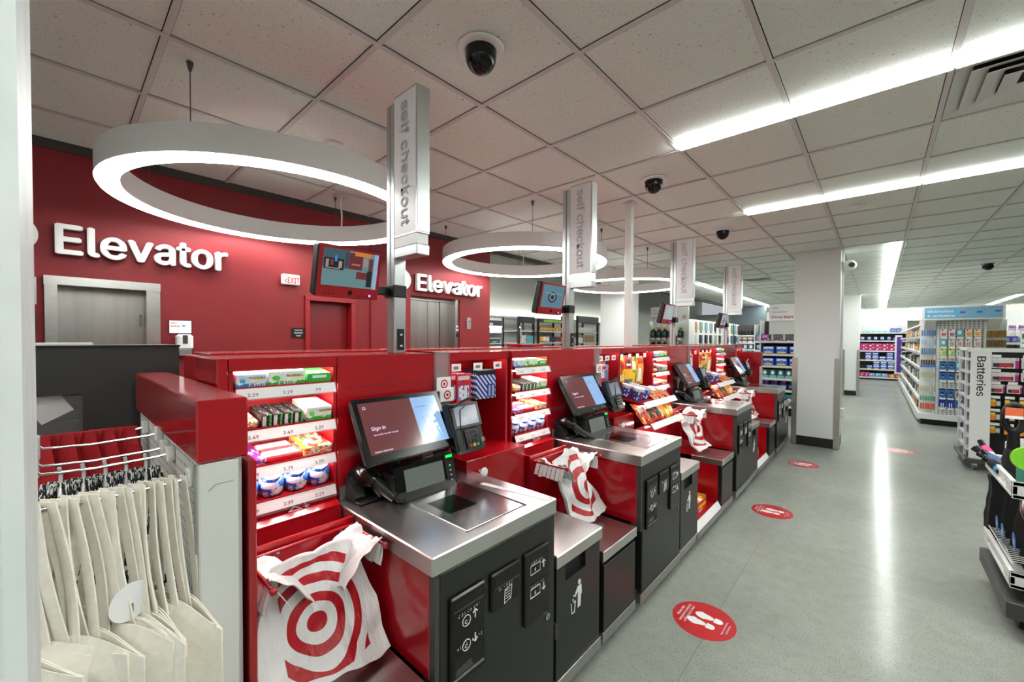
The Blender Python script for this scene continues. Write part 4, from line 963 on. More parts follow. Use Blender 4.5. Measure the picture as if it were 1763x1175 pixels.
def snack_bay(y0, y1, i):
    t = thing('snack_shelf_unit', 'lit red snack bay with sloped shelves next to %s kiosk' % ('third', 'fourth')[i], 'shelf unit', (-1.66, (y0+y1)/2, 0), 'red snack bays')
    part(t, 'side_panel', B(XBK, XG, y0, y0+.012, .1, ZT), REDM); part(t, 'side_panel', B(XBK, XG, y1-.012, y1, .1, ZT), REDM); part(t, 'back_panel', B(XBK-.01, XBK, y0, y1, 0, ZT), REDM)
    part(t, 'top', B(XBK, XG, y0, y1, ZT-.012, ZT), RED); part(t, 'header', B(XG-.006, XG+.006, y0, y1, ZT-.042, ZT, b=.002), RED); part(t, 'led_strip', B(XG-.03, XG-.012, y0+.02, y1-.02, ZT-.03, ZT-.022), LEDM2)
    part(t, 'hook_bar', MB().tube([(-1.66, y0+.01, 1.35), (-1.66, y1-.01, 1.35)], .005, 8), CHROME, 40)
    for k in range(4): part(t, 'price_tag', B(XG-.03, XG-.027, y0+.06+.15*k, y0+.11+.15*k, 1.34, 1.375), PAPER)
    for zf, zb, xf in ((1.0, 1.07, -1.33), (.845, .95, -1.27)):
        m = MB(); m.prism([(xf, zf), (XBK, zb), (XBK, zb-.01), (xf, zf-.012)], 1, y0+.014, y1-.014); sh = part(t, 'shelf', m, REDM)
        part(sh, 'price_rail', MB().prism([(xf, zf+.012), (xf+.03, zf-.03), (xf+.026, zf-.034), (xf-.004, zf+.008)], 1, y0+.005, y1-.005), PAPER)
        part(sh, 'led_strip', B(xf-.06, xf-.045, y0+.03, y1-.03, zf-.03, zf-.024), LEDM2)
    part(t, 'lower_front', B(-1.4, -1.39, y0, y1, .14, .8), REDM); part(t, 'handle', MB().tube([(-1.385, (y0+y1)/2+.02, .72), (-1.37, (y0+y1)/2+.02, .71), (-1.37, (y0+y1)/2+.02, .68), (-1.385, (y0+y1)/2+.02, .67)], .004, 6), CHROME, 40)
    part(t, 'centre_seam', B(-1.39, -1.3885, (y0+y1)/2-.002, (y0+y1)/2+.002, .14, .8), DOORRED)
    part(t, 'deck', B(-1.39, -.955, y0, y1, .12, .14), REDM); part(t, 'deck_rail', MB().prism([(-.965, .165), (-.935, .115), (-.939, .112), (-.969, .162)], 1, y0, y1), PAPER); part(t, 'kick_band', B(-.96, -.932, y0, y1, .07, .112), STEEL)
    part(t, 'plinth', B(-1.39, -1.0, y0, y1, 0, .12), BLACKP)
    return t
def pouch_mesh(name, w, hgt, th, material, seed=0):
    def mk(sg):
        def fn(u, v): return (sg*th/2*(sin(pi*u)**.6)*(sin(pi*min(1, max(0, v)))**.5)+.003*sin(9*u+7*v+seed), (u-.5)*w, -hgt*v)
        return fn
    me = MB().sheet(mk(1), 10, 10, .001).sheet(mk(-1), 10, 10, .001).mesh(name, None, 60); me.materials.append(material); return me
CH = {
 'yellow': pack('snack_yellow', (244, 196, 30), [('d', .5, .7, .2, (206, 30, 34)), ('r', .15, .85, .1, .35, (250, 232, 160)), ('n', 6, .6, (214, 60, 30))]),
 'jerky': pack('snack_jerky', (216, 40, 36), [('r', 0, 1, 0, .28, (96, 98, 100)), ('r', 0, 1, .28, .62, (244, 186, 50)), ('d', .5, .8, .15, (24, 24, 26)), ('r', .3, .7, .72, .8, (240, 240, 240))]),
 'green': pack('snack_green', (120, 186, 50), [('r', .1, .9, .55, .85, (240, 244, 225)), ('d', .5, .25, .22, (240, 200, 40))]),
 'orange': pack('snack_orange', (232, 120, 30), [('n', 7, .52, (250, 200, 80)), ('r', .1, .9, .75, .95, (200, 40, 36)), ('r', .1, .45, .1, .6, (245, 240, 235))]),
 'black': pack('snack_black', (34, 32, 34), [('n', 5, .58, (230, 120, 40)), ('r', .2, .8, .5, .7, (235, 235, 235)), ('r', 0, 1, 0, .12, (200, 60, 40))]),
 'red': pack('snack_red', (206, 36, 34), [('n', 5, .57, (250, 210, 90)), ('r', .15, .85, .5, .75, (245, 240, 235))]),
 'blue': pack('snack_tub', (36, 74, 176), [('r', 0, 1, .75, 1, (236, 238, 242)), ('n', 5, .58, (235, 238, 245)), ('r', .2, .6, .3, .55, (200, 30, 40))]),
 'brown': pack('snack_brown', (206, 120, 60), [('r', 0, 1, .6, 1, (240, 240, 236)), ('d', .3, .35, .1, (30, 24, 22)), ('d', .7, .35, .1, (30, 24, 22)), ('r', .2, .8, .1, .2, (200, 40, 40))])}
tubm = MB().lathe([(.036, 0), (.046, .085), (.048, .086), (.048, .1), (.001, .101)], (0, 0, 0), 20).mesh('snack_tub', None, 40); tubm.materials.append(CH['blue'])
def snacks(y0, i):
    W = ('third', 'fourth')[i]; G = 'hanging snack bags in the red bays'
    for n, (c, dy, w, hh) in enumerate((('yellow', .06, .1, .2), ('jerky', .18, .15, .25), ('jerky', .21, .15, .25), ('green', .33, .1, .25), ('orange', .42, .1, .24), ('orange', .48, .09, .23), ('black', .54, .1, .22))):
        key = 'hang_'+c+str(w)
        if key not in PM: PM[key] = pouch_mesh('snack_bag', w, hh, .05, CH[c], n)
        o = link('snack_bag', PM[key], None); o.location = (-1.555-.03*(0, 0, 1, 1, 0, 1, 2)[n], y0+dy, 1.348); o.rotation_euler = (0, 0, rad(-14+5*(n % 3)))
        meta(o, '%s snack bag hanging beside the %s kiosk, %s along the bar' % ({'jerky': 'red and yellow jerky', 'black': 'dark'}.get(c, c), W, ORD[n]), 'snack bag', G)
    for n in range(4):
        o = link('snack_tub', tubm, None); o.location = (-1.42-.1*(n % 2), y0+.08+.115*(n//2), 1.0+.0*(n)+.195*(.09+.1*(n % 2))); o.rotation_euler = (0, rad(12), rad(20*n))
        meta(o, 'blue and white snack tub beside the %s kiosk, %s of four' % (W, ORD[n]), 'snack tub', 'snack tubs in the red bays')
    if 'bun' not in PM: PM['bun'] = pouch_mesh('brown_snack_bag', .09, .15, .05, CH['brown'], 2)
    for n in range(5):
        o = link('snack_bag', PM['bun'], None); o.location = (-1.47-.03*(n % 2), y0+.32+.05*n, 1.075+.012*(n % 2)); o.rotation_euler = (0, rad(-62), rad(6*n-10))
        meta(o, 'brown and white snack bag on sloped shelf beside %s kiosk, %s of five' % (W, ORD[n]), 'snack bag', 'brown snack bags in the red bays')
    for n, c in enumerate(('red', 'black', 'black', 'orange', 'yellow', 'yellow')):
        key = 'chip_'+c
        if key not in PM: PM[key] = pouch_mesh('chip_bag', .13, .2, .07, CH[c], n)
        o = link('chip_bag', PM[key], None); o.location = (-1.43-.012*(n % 2), y0+.06+.092*n, .99+.008*(n % 3)); o.rotation_euler = (0, rad(-42), rad(-8+4*n))
        meta(o, '%s chip bag on the lowest sloped shelf beside %s kiosk, %s of six' % (c, W, ORD[n]), 'chip bag', 'chip bags in the red bays')
    # boxed candy in the floor bay
    m = pack('candy_carton', (206, 30, 30), [('r', .1, .9, .45, .8, (250, 210, 40)), ('r', .15, .6, .12, .3, (240, 238, 232)), ('n', 6, .62, (250, 220, 60))], ax=(1, 2))
    t = thing('candy_carton', 'open red and yellow candy carton on the deck beside %s kiosk' % W, 'candy carton', (-1.1, y0+.42, .14), 'candy cartons in floor bays')
    c = MB(); c.box(-1.2, -1.02, y0+.3, y0+.304, .14, .24); c.box(-1.2, -1.02, y0+.51, y0+.514, .14, .24); c.box(-1.2, -1.196, y0+.3, y0+.514, .14, .27); c.box(-1.2, -1.02, y0+.3, y0+.514, .14, .145)
    part(t, 'box', c, mat('kraft_yellow', (196, 150, 60), .6)); part(t, 'front_flap', B(-1.02, -1.016, y0+.3, y0+.514, .14, .215), m)
    for k in range(12):
        a, b = k % 4, k//4
        part(t, 'candy_bag', MB(Matrix.Translation((-1.17+.055*b, y0+.33+.05*a, .2+.01*random.random())) @ Matrix.Rotation(rad(random.uniform(-25, 25)), 4, 'X') @ Matrix.Rotation(rad(random.uniform(-20, 20)), 4, 'Y')).box(-.03, .03, -.025, .025, -.01, .01, b=.006), CH[('yellow', 'red', 'brown', 'orange')[k % 4]])
alcove(2.665, 2.99, 1); alcove(4.63, 4.93, 2); alcove(6.575, 6.955, 3)
hang_cards(2.80, 5, .012, .1, .15, 1.332, PEN, 'blue striped battery card above second payment terminal, %s in its stack', 'battery cards in the alcoves')
hang_cards(2.72, 2, -.006, .07, .18, 1.325, GIFT, 'red gift card pack above the second payment terminal, %s from the front', 'red card packs in the alcoves', -1.53, -.04)
PALE = pack('pale_card', (232, 228, 224), [('n', 6, .58, (200, 60, 60)), ('r', .1, .9, .8, .95, (200, 40, 50))])
hang_cards(4.73, 4, .012, .1, .16, 1.332, PALE, 'pale hanging pack above third payment terminal, %s in its stack', 'battery cards in the alcoves')
hang_cards(6.66, 2, .05, .08, .15, 1.33, PALE, 'pale hanging pack above fourth payment terminal, %s in its stack', 'battery cards in the alcoves')
snack_bay(2.995, 3.64, 0); snack_bay(4.935, 5.615, 1)
snacks(2.995, 0); snacks(4.96, 1)
# clear card strips
def card_strip(y, i, n):
    t = thing('card_strip', 'clear plastic pocket strip hanging on the red panel by %s touchscreen' % KN[i], 'card holder', (XG+.01, y, 1.17), 'clear card strips')
    part(t, 'backing', B(XG+.001, XG+.003, y-.042, y+.042, 1.17, 1.44), CLEAR); part(t, 'front_sheet', B(XG+.014, XG+.016, y-.042, y+.042, 1.17, 1.44), CLEAR)
    for z in (1.21, 1.3): part(t, 'pocket', B(XG+.016, XG+.02, y-.04, y+.04, z, z+.003), CLEAR)
    for k in range(n):
        c = thing('gift_card', '%s white bullseye card in clear strip by the %s touchscreen' % (('upper', 'lower')[k], KN[i]), 'card', (XG+.024+.012*k, y+.004*k, 1.268-.05*k), 'white bullseye cards')
        x, yy, z = XG+.02+.013*k, y+.008*k, 1.285-.05*k
        part(c, 'card', B(x, x+.006, yy-.042, yy+.042, z-.032, z+.032, b=.004), PAPER)
        mm = MB()
        N = 32
        for r0, r1 in ((.021, .0145), (.0075, .0005)):
            mm.loft([[(x+.0066, yy+r_*cos(2*pi*q/N), z+r_*sin(2*pi*q/N)) for q in range(N)] for r_ in (r0, r1)], False)
        part(c, 'bullseye', mm, PRED)
card_strip(1.205, 0, 2); card_strip(2.635, 1, 1); card_strip(4.575, 2, 0)
# end cap cabinet of the run
t = thing('end_cabinet', 'red end cabinet with topper closing the run by the white pillar', 'cabinet', (-1.4, 7.0, 0))
part(t, 'body', B(-1.56, -1.3, 6.96, 7.05, .0, 1.11, b=.003), REDM); part(t, 'topper', B(-1.6, -1.275, 6.945, 7.06, 1.115, 1.32, b=.004), RED); part(t, 'white_edge', B(-1.3, -1.275, 6.96, 7.05, 0, 1.11), WHITEM)
# ================================================================== TOTE BAG DISPLAY
t = thing('tote_display', 'white pegboard endcap with red topper holding tote bags', 'display rack', (-1.7, .26, 0))
part(t, 'topper', B(-2.25, -1.165, .212, .316, 1.203, 1.35, b=.004), RED, label='glossy red topper box')
part(t, 'pegboard', B(-2.24, -1.172, .225, .235, .1, 1.2), PEG); part(t, 'end_panel', B(-1.2, -1.168, .216, .296, .02, 1.2, b=.003), WHITEM)
part(t, 'upright_slots', B(-1.2, -1.192, .212, .2165, .05, 1.195), mat('slot_strip', (150, 150, 148), .5)); part(t, 'core', B(-2.24, -1.2, .235, .31, .02, 1.2), WHITEM)
part(t, 'logo', MB().tube([(-1.167, .235, 1.135), (-1.167, .25, 1.15), (-1.167, .285, 1.15)], .0015, 5), ALU)
HOOKS = [(-2.02, 1.165, -.14), (-1.72, 1.19, -.03), (-1.615, 1.163, -.03), (-1.52, 1.163, -.03), (-1.24, 1.158, -.16)]
for n, (x, z, ye) in enumerate(HOOKS):
    hk = part(t, 'hook', MB().tube([(x, .224, z), (x, .19, z-.006), (x, .06, z-.01), (x, ye, z-.004), (x, ye-.012, z+.01)], .0048 if n in (0, 4) else .0035, 8), CHROME, 50)
    part(hk, 'bracket', B(x-.018, x+.018, .205, .224, z-.022, z+.02, b=.003), WHITEP)
    if n in (1, 2): part(hk, 'tag_holder', B(x-.012, x+.022, ye-.012, ye-.004, z-.03, z+.035, b=.003), mat('milky_plastic', (226, 226, 230), .15, alpha=.7))
CANV = noisemat('natural_canvas', (250, 246, 236), (244, 238, 224), 60, .85, bump=.25); REDC = noisemat('red_canvas', (176, 18, 30), (160, 14, 26), 60, .8, bump=.2)
BWC = pack('black_white_weave', (24, 24, 26), [('n', 14, .55, (230, 230, 228))], rough=.8)
def tote(x, y, z, ang, material, label, group, seed, wd=.34, drop=.27, ht=.42, sw=.023, name='tote_bag'):
    rnd = random.Random(seed); w = Vector((cos(ang), sin(ang), 0)); nrm = Vector((-sin(ang), cos(ang), 0))
    t = thing(name, label, 'tote bag', (x, y, z-drop-ht), group)
    C = Vector((x, y, z)); zm = -drop
    for s, o in ((0, -.008), (1, .010)):
        for sg in (-1, 1):
            tilt = rnd.uniform(-.01, .01)
            def st(u, v, sg=sg, o=o, tilt=tilt):
                a = min(1, v*1.0); off = sg*(.014+.05*a)
                return C+w*(off+(u-.5)*sw)+nrm*(o+tilt*sin(pi*v)+.004*sg)+Vector((0, 0, .008*(1-v)**8+zm*v*(1.0+.05*sg)))
            part(t, 'strap', MB().sheet(st, 2, 10, .003), material, 60)
    ph = rnd.uniform(0, 6)
    for s in (0, 1):
        def bd(u, v, s=s):
            q = (u-.5); bulge = (.012+.02*sin(pi*min(1, v*1.3)))*cos(pi*q)*(1 if s else -1)
            dr = -.03*(abs(q)*2)**2*(1-v*.6)+.014*sin(3*pi*u+ph)*(1-v)
            fold = (.03*sin(1.7*pi*u+ph)+.008*sin(5*pi*u+2*ph)*v)*(.4+v)
            return C+w*(q*wd*(1-.08*v)+.014*v)+nrm*(bulge+fold)+Vector((0, 0, zm+dr-ht*v+.0))
        part(t, 'body', MB().sheet(bd, 22, 14, .002), material, 60)
    def hem(u, v):
        q = u-.5; dr = -.03*(abs(q)*2)**2+.014*sin(3*pi*u+ph)
        return C+w*(q*wd)+nrm*(.015*cos(pi*q)+(.03*sin(1.7*pi*u+ph))*.4+.002)+Vector((0, 0, zm+dr-.028*v))
    part(t, 'hem', MB().sheet(hem, 22, 1, .002), material, 60)
    return t
for n in range(11):
    tote(-1.24, -.10+.028*n, 1.158, rad(46-max(0, n-6)*8+random.uniform(-14, 10)), CANV, 'natural canvas tote bag on the front hook, %s from the pegboard' % ORD[10-n], 'natural canvas totes', 20+n)
for n in range(6):
    tote(-2.02, -.10+.05*n, 1.165, rad(62+random.uniform(-8, 8)), REDC, 'red tote bag on the rear hook, %s from the pegboard' % ORD[5-n], 'red totes', 40+n, .3, .24, .4, .05)
for n in range(5):
    tote(-1.52, .0+.04*n, 1.125, rad(50), BWC, 'black and white patterned tote on the middle hook, %s from pegboard' % ORD[4-n], 'black and white totes', 60+n, .3, .2, .36, .03)
    c = single('hanger_clip', MB().tube([(-1.52, .0+.04*n, 1.17), (-1.525, .003+.04*n, 1.15), (-1.515, .002+.04*n, 1.12), (-1.5, .0+.04*n, 1.10)], .004, 6), mat('milky_plastic', (226, 226, 230), .15, alpha=.7), 'clear plastic hanger of a patterned tote, %s from the pegboard' % ORD[4-n], 'hanger', 'clear tote hangers', 50)
t = thing('tote_tag', 'round white paper tag hanging between the canvas totes', 'tag', (-1.13, .09, .9))
part(t, 'disc', MB(Matrix.Translation((-1.185, .1, .93)) @ Matrix.Rotation(rad(25), 4, 'Z')).lathe([(.04, 0), (.04, .0015)], (0, 0, 0), 32, 0), PAPER, 40); part(t, 'print', B(-1.1835, -1.183, .094, .104, .905, .925), INKG)
# charcoal counter behind the totes
t = thing('service_counter', 'charcoal service counter with a window, behind the tote bags', 'counter', (-2.5, 0, 0))
m = MB(); m.box(-2.38, -2.35, .066, .368, 0, 1.455); m.box(-2.38, -2.35, -1.2, .066, 1.27, 1.455); m.box(-2.38, -2.35, -1.2, .066, 0, 1.12); m.box(-2.38, -2.35, -1.2, -.5, 1.12, 1.27)
part(t, 'front_panel', m, DARKGREY); part(t, 'top_cap', B(-2.7, -2.345, -1.2, .372, 1.455, 1.463), BLACKP); part(t, 'side_panel', B(-2.7, -2.38, .34, .368, 0, 1.455), DARKGREY)
part(t, 'window_pane', B(-2.362, -2.358, -.5, .066, 1.12, 1.27), CLEAR); part(t, 'inner_back', B(-2.7, -2.68, -1.2, .34, 0, 1.45), CHAR)
part(t, 'paper_stack', B(-2.6, -2.42, -.1, .1, 1.463, 1.472), PAPER)
for k in range(3): part(t, 'inner_hook', MB().tube([(-2.66, -.3, 1.14+.04*k), (-2.5, .06, 1.15+.04*k)], .004, 6), CHROME, 40)
part(t, 'leaflet', MB(Matrix.Translation((-2.42, -.03, 1.23)) @ Matrix.Rotation(rad(30), 4, 'X')).box(-.002, .002, -.05, .05, -.06, .06), PAPER)

# ================================================================== RIGHT SIDE: BATTERY DISPLAY
BX, BY = .80, 7.10
t = thing('battery_display', 'white wheeled battery display with black Batteries lettering', 'display rack', (BX+.4, BY+.35, 0))
part(t, 'sign_panel', B(BX+.012, BX+.172, BY, BY+.02, .13, 1.375, b=.003), WHITE)
text(t, 'Batteries', (BX+.062, BY-.001, 1.33), (0, 0, -1), (1, 0, 0), .128, INK, .012, fit=.46)
part(t, 'top_rail', B(BX-.01, BX+1.1, BY-.004, BY+.04, 1.375, 1.42, b=.003), WHITE); part(t, 'side_post', B(BX-.01, BX+.012, BY+.16, BY+.2, .13, 1.41), WHITE); part(t, 'side_top', B(BX-.01, BX+.03, BY, BY+.7, 1.385, 1.42), WHITE); part(t, 'side_post', B(BX-.01, BX+.012, BY+.66, BY+.7, .13, 1.41), WHITE)
part(t, 'back_board', B(BX+.17, BX+1.1, BY+.2, BY+.215, .13, 1.375), BLACKP); part(t, 'inner_board', B(BX+.03, BX+.045, BY+.03, BY+.68, .13, 1.38), BLACKP)
for k in range(8): part(t, 'side_shelf', B(BX-.006, BX+.03, BY+.02, BY+.66, .22+.15*k, .245+.15*k), mat('lilac_white', (206, 202, 216), .4))
part(t, 'base', B(BX-.03, BX+1.1, BY-.06, BY+.78, .085, .135, b=.006), CHAR)
for q in ((.06, .0), (.06, .7), (.95, 0)):
    cs = part(t, 'caster', MB().cyl((BX+q[0]-.012, BY+q[1], .036), (BX+q[0]+.012, BY+q[1], .036), .034, None, 18), mat('caster_grey', (70, 66, 62), .4), 40)
    part(cs, 'fork', B(BX+q[0]-.018, BX+q[0]+.018, BY+q[1]-.02, BY+q[1]+.02, .045, .085), CHROME)
BAT1 = pack('battery_pack_red', (216, 214, 216), [('r', .0, 1, .78, 1, (225, 225, 228)), ('r', .08, .8, .12, .5, (36, 34, 36)), ('r', .3, .75, .15, .42, (206, 30, 36)), ('n', 6, .63, (190, 40, 130)), ('r', .86, 1, .0, .75, (176, 40, 120))], ax=(0, 2))
BAT2 = pack('battery_pack_orange', (30, 28, 28), [('r', .1, .5, .1, .9, (244, 150, 30)), ('r', .1, .5, .6, .9, (250, 206, 60)), ('r', .55, .9, .2, .7, (200, 200, 200))], ax=(0, 2))
BAT3 = pack('battery_pack_pink', (228, 226, 224), [('r', 0, 1, .3, .5, (214, 80, 150)), ('r', 0, 1, 0, .25, (150, 150, 110)), ('d', .5, .42, .12, (190, 40, 120))], ax=(0, 2))
def bats(z, hgt, w, x0, n, material, row):
    me = MB().box(-w/2, w/2, -.02, .02, 0, hgt, b=.004).mesh('battery_pack'); me.materials.append(material)
    tg = MB().box(-.035, .035, -.001, .001, 0, .03).mesh('price_tag'); tg.materials.append(PAPER)
    for k in range(n):
        o = link('battery_pack', me, None); o.location = (x0+w/2+(w+.015)*k, BY+.1, z); meta(o, 'battery blister pack on the %s row of the battery display, %s from the sign' % (row, ORD[k]), 'battery pack', 'battery packs')
        q = link('price_tag', tg, None); q.location = (x0+.04+(w+.015)*k, BY+.06, z+hgt+.004); meta(q, 'white price tag above the %s row of batteries, %s from the sign' % (row, ORD[k]), 'price tag', 'battery price tags')
bats(1.19, .12, .21, BX+.175, 4, BAT1, 'top'); bats(1.045, .1, .21, BX+.175, 4, BAT1, 'second'); bats(.905, .1, .11, BX+.175, 7, BAT1, 'third'); bats(.74, .1, .09, BX+.175, 8, BAT2, 'fourth'); bats(.58, .11, .09, BX+.175, 8, BAT2, 'fifth'); bats(.43, .1, .09, BX+.175, 8, BAT2, 'sixth')
# ================================================================== UMBRELLA CART
CX0, CX1, CY0, CY1 = .512, 1.15, 3.17, 3.86
t = thing('umbrella_cart', 'white wire basket cart on black wheeled base with umbrellas', 'cart', (CX0+.3, 3.5, 0))
def tray(z0, z1, nm):
    m = MB(); r = .018
    for x in (CX0, CX1-r): m.box(x, x+r, CY0, CY1, z1-.022, z1, b=.003); m.box(x, x+r, CY0, CY1, z0, z0+.02, b=.003)
    for y in (CY0, CY1-r): m.box(CX0, CX1, y, y+r, z1-.022, z1, b=.003); m.box(CX0, CX1, y, y+r, z0, z0+.02, b=.003)
    tr_ = part(t, nm, m, WHITEP)
    for x in (CX0, CX1-r):
        for y in (CY0, CY1-.13): part(tr_, 'corner_block', B(x, x+r, y, y+.13, z0+.02, z1-.022, b=.002), WHITEM)
    part(tr_, 'front_block', B(CX0, CX0+.12, CY0, CY0+r, z0, z1), WHITEM)
    n = 12; m = MB()
    for k in range(n+1):
        y = CY0+.13+(CY1-CY0-.26)*k/n; m.box(CX0+.006, CX0+.011, y-.003, y+.003, z0+.02, z1-.02)
    m.box(CX0+.006, CX0+.011, CY0+.13, CY1-.13, (z0+z1)/2-.003, (z0+z1)/2+.003)
    part(tr_, 'wire_side', m, WHITEP); part(tr_, 'deck', B(CX0+.02, CX1-.02, CY0+.02, CY1-.02, z0+.002, z0+.008), WHITEP)
tray(.715, .80, 'upper_basket'); tray(.265, .345, 'lower_basket')
m = MB()
for k in range(20): m.tube([(CX0+.02, CY0+.1+.028*k, .365), (CX0+.1, CY0+.1+.028*k, .372)], .002, 5)
m.tube([(CX0+.014, CY0+.05, .37), (CX0+.014, CY1-.05, .37)], .003, 6)
part(t, 'wire_rail', m, WHITEP)
part(t, 'base', B(CX0-.012, CX1, CY0-.02, CY1+.02, .115, .2, b=.006), CHAR); part(t, 'base_recess', B(CX0+.03, CX1-.03, CY0+.03, CY1-.03, .2, .206), DARKGREY); part(t, 'leg_frame', B(CX0+.3, CX0+.33, CY1-.06, CY1-.02, .2, .8), WHITEP)
part(t, 'leg_frame', B(CX0+.3, CX0+.33, CY0+.02, CY0+.06, .2, .8), WHITEP)
for q in ((CX0+.07, 3.34), (CX0+.07, 3.72)):
    cs = part(t, 'caster', MB().cyl((q[0]-.015, q[1], .05), (q[0]+.015, q[1], .05), .048, None, 24), BLACKP, 40); part(cs, 'hub', MB().cyl((q[0]-.018, q[1], .05), (q[0]+.018, q[1], .05), .02), CHROME, 40); part(cs, 'fork', B(q[0]-.022, q[0]+.022, q[1]-.02, q[1]+.02, .07, .115), CHROME)
BLKF = noisemat('black_fabric', (20, 20, 21), (28, 28, 30), 12, .8, bump=.4)
def umbrella(x, y, z, label, s=1.0):
    t = thing('umbrella', label, 'umbrella', (x, y, z), 'umbrellas with black loop handles')
    c = (x, y, z+.335*s); n = 22
    pts = [(x+.048*s*cos(2*pi*k/n)*.75, y-.01, c[2]+.075*s*sin(2*pi*k/n)) for k in range(n)]
    part(t, 'loop_handle', MB().tube(pts, .017*s, 10, True), BLACKP, 60)
    part(t, 'neck', MB().tube([(x, y-.005, z+.27*s), (x, y, z+.15*s)], [.022*s, .026*s], 12), BLACKP, 50)
    part(t, 'folded_canopy', MB().tube([(x, y, z+.16*s), (x, y, z+.1*s), (x, y, z)], [.03*s, .042*s, .04*s], 14), BLKF, 50)
    return t
u_ = umbrella(.572, 3.55, .735, 'black umbrella with orange tag on its loop handle, in the cart')
part(u_, 'tag', MB().box(.535, .6, 3.515, 3.52, 1.085, 1.13, b=.003), mat('orange_tag', (226, 108, 60), .5), label='orange and white swing tag'); part(u_, 'tag_foot', MB().box(.535, .6, 3.513, 3.518, 1.07, 1.086), PAPER)
u_ = umbrella(.665, 3.58, .735, 'black umbrella whose loop handle stands nearest the frame edge'); part(u_, 'tag', B(.655, .675, 3.53, 3.535, 1.06, 1.12), mat('amber_tag', (240, 180, 60), .5))
def compact(x, y, z, material, label, rx=0, rz=0, L=.2, r=.03, band=None, cat='folded umbrella'):
    M = Matrix.Translation((x, y, z)) @ Matrix.Rotation(rz, 4, 'Z') @ Matrix.Rotation(rx, 4, 'X')
    t = thing('folded_umbrella', label, cat, (x, y, z), 'small folded umbrellas in the cart')
    m = MB(M); m.tube([(0, 0, 0), (0, 0, L*.25), (0, 0, L*.7), (0, 0, L)], [r*.8, r, r*1.05, r*.85], 12); part(t, 'sleeve', m, material, 60)
    m = MB(M); m.tube([(0, 0, L), (0, 0, L+.05)], [r*.6, r*.55], 12); part(t, 'grip', m, BLACKG, 50)
    if band:
        m = MB(M); m.tube([(0, 0, L*.45), (0, 0, L*.6)], [r*1.08, r*1.08], 12); part(t, 'band', m, band, 50)
PINK = mat('pink_cloth', (222, 60, 140), .6); CYAN = mat('cyan_cloth', (50, 150, 206), .6); TEALC = mat('teal_cloth', (70, 130, 118), .7); GREY_ = mat('grey_cloth', (120, 112, 116), .5)
for n, (x, y, mm, bnd, rx, rz) in enumerate(((.545, 3.80, PINK, PAPER, -50, 20), (.55, 3.70, CYAN, PAPER, -60, 30), (.60, 3.78, GREY_, None, -65, 60), (.555, 3.60, mat('blue_cloth', (46, 96, 156), .6), None, -62, 24), (.60, 3.66, BLKF, GREY_, -70, 50), (.56, 3.50, BLKF, CYAN, -66, 30), (.62, 3.55, GREY_, None, -70, 60))):
    compact(x, y, .745, mm, 'small %s folded umbrella in the upper basket, %s from the far end' % (('pink', 'light blue', 'grey', 'deep blue', 'black and grey', 'black and blue', 'pale grey')[n], ORD[n]), rad(rx), rad(rz), .13, .026, bnd)
t = thing('neck_pillow_pack', 'lime green round tag on folded teal cloth in the cart', 'cloth pack', (.62, 3.36, .73))
part(t, 'cloth', MB().box(.555, .68, 3.33, 3.40, .725, .86, b=.03), TEALC); part(t, 'green_tag', MB().lathe([(.06, 0), (.062, .008), (.06, .016)], (.585, 3.305, .895), 28, 1), mat('lime_tag', (128, 206, 40), .5), 40); part(t, 'tag_label', MB().lathe([(.036, 0), (.036, .004)], (.605, 3.302, .89), 24, 1), BLACKP, 40)
t = thing('travel_pack', 'clear pack with pink and cream label behind the umbrellas', 'pack', (.62, 3.75, .74)); part(t, 'pack', B(.575, .72, 3.74, 3.77, .8, .905, b=.006), BAT3); part(t, 'hang_strip', B(.6, .66, 3.745, 3.755, .905, .93), PAPER)
BLT = pack('blue_oval_tag', (50, 110, 190), [('d', .5, .5, .2, (214, 190, 150))], ax=(1, 2))
def bigfold(x, y, label, lean, tag=True, seed=0):
    t = thing('folded_umbrella', label, 'folded umbrella', (x, y, .28), 'black folded umbrellas in lower basket')
    rnd = random.Random(seed); rings = []
    for k in range(9):
        q = k/8; r = (.03+.028*sin(pi*min(1, q*1.15)))*(1 if k else .5); cx, cy, cz = x+.03*sin(q*3), y-lean*q, .275+.40*q; N = 16
        rings.append([(cx+r*(1+.18*sin(5*a*2*pi/N+seed)+.08*rnd.uniform(-1, 1))*cos(2*pi*a/N), cy+r*(1+.18*sin(5*a*2*pi/N+seed))*sin(2*pi*a/N), cz) for a in range(N)])
    part(t, 'canopy', MB().loft(rings), BLKF, 60)
    if tag:
        part(t, 'oval_tag', MB(Matrix.Translation((x-.068, y-lean*.3-.01, .44)) @ Matrix.Rotation(rad(-28), 4, 'X') @ Matrix.Scale(1.9, 4, (0, 0, 1))).lathe([(.024, 0), (.024, .003)], (0, 0, 0), 24, 0), BLT, 40)
    return t
bigfold(.545, 3.84, 'plump black folded umbrella at far end of the lower basket', .02, False, 1); bigfold(.60, 3.80, 'black folded umbrella standing behind the plump one', .02, False, 2)
bigfold(.60, 3.66, 'black folded umbrella with dark blue oval tag, lower basket', .05, True, 3); bigfold(.60, 3.53, 'black folded umbrella with light blue oval tag, middle of lower basket', .09, True, 4); bigfold(.62, 3.40, 'black folded umbrella with oval tag at near end of basket', .09, True, 5)
single('silver_handle', MB().tube([(.60, 3.42, .66), (.60, 3.40, .60), (.605, 3.38, .56)], [.02, .024, .018], 12), CHROME, 'chrome umbrella grip with black bands in the lower basket', 'umbrella grip', None, 50)

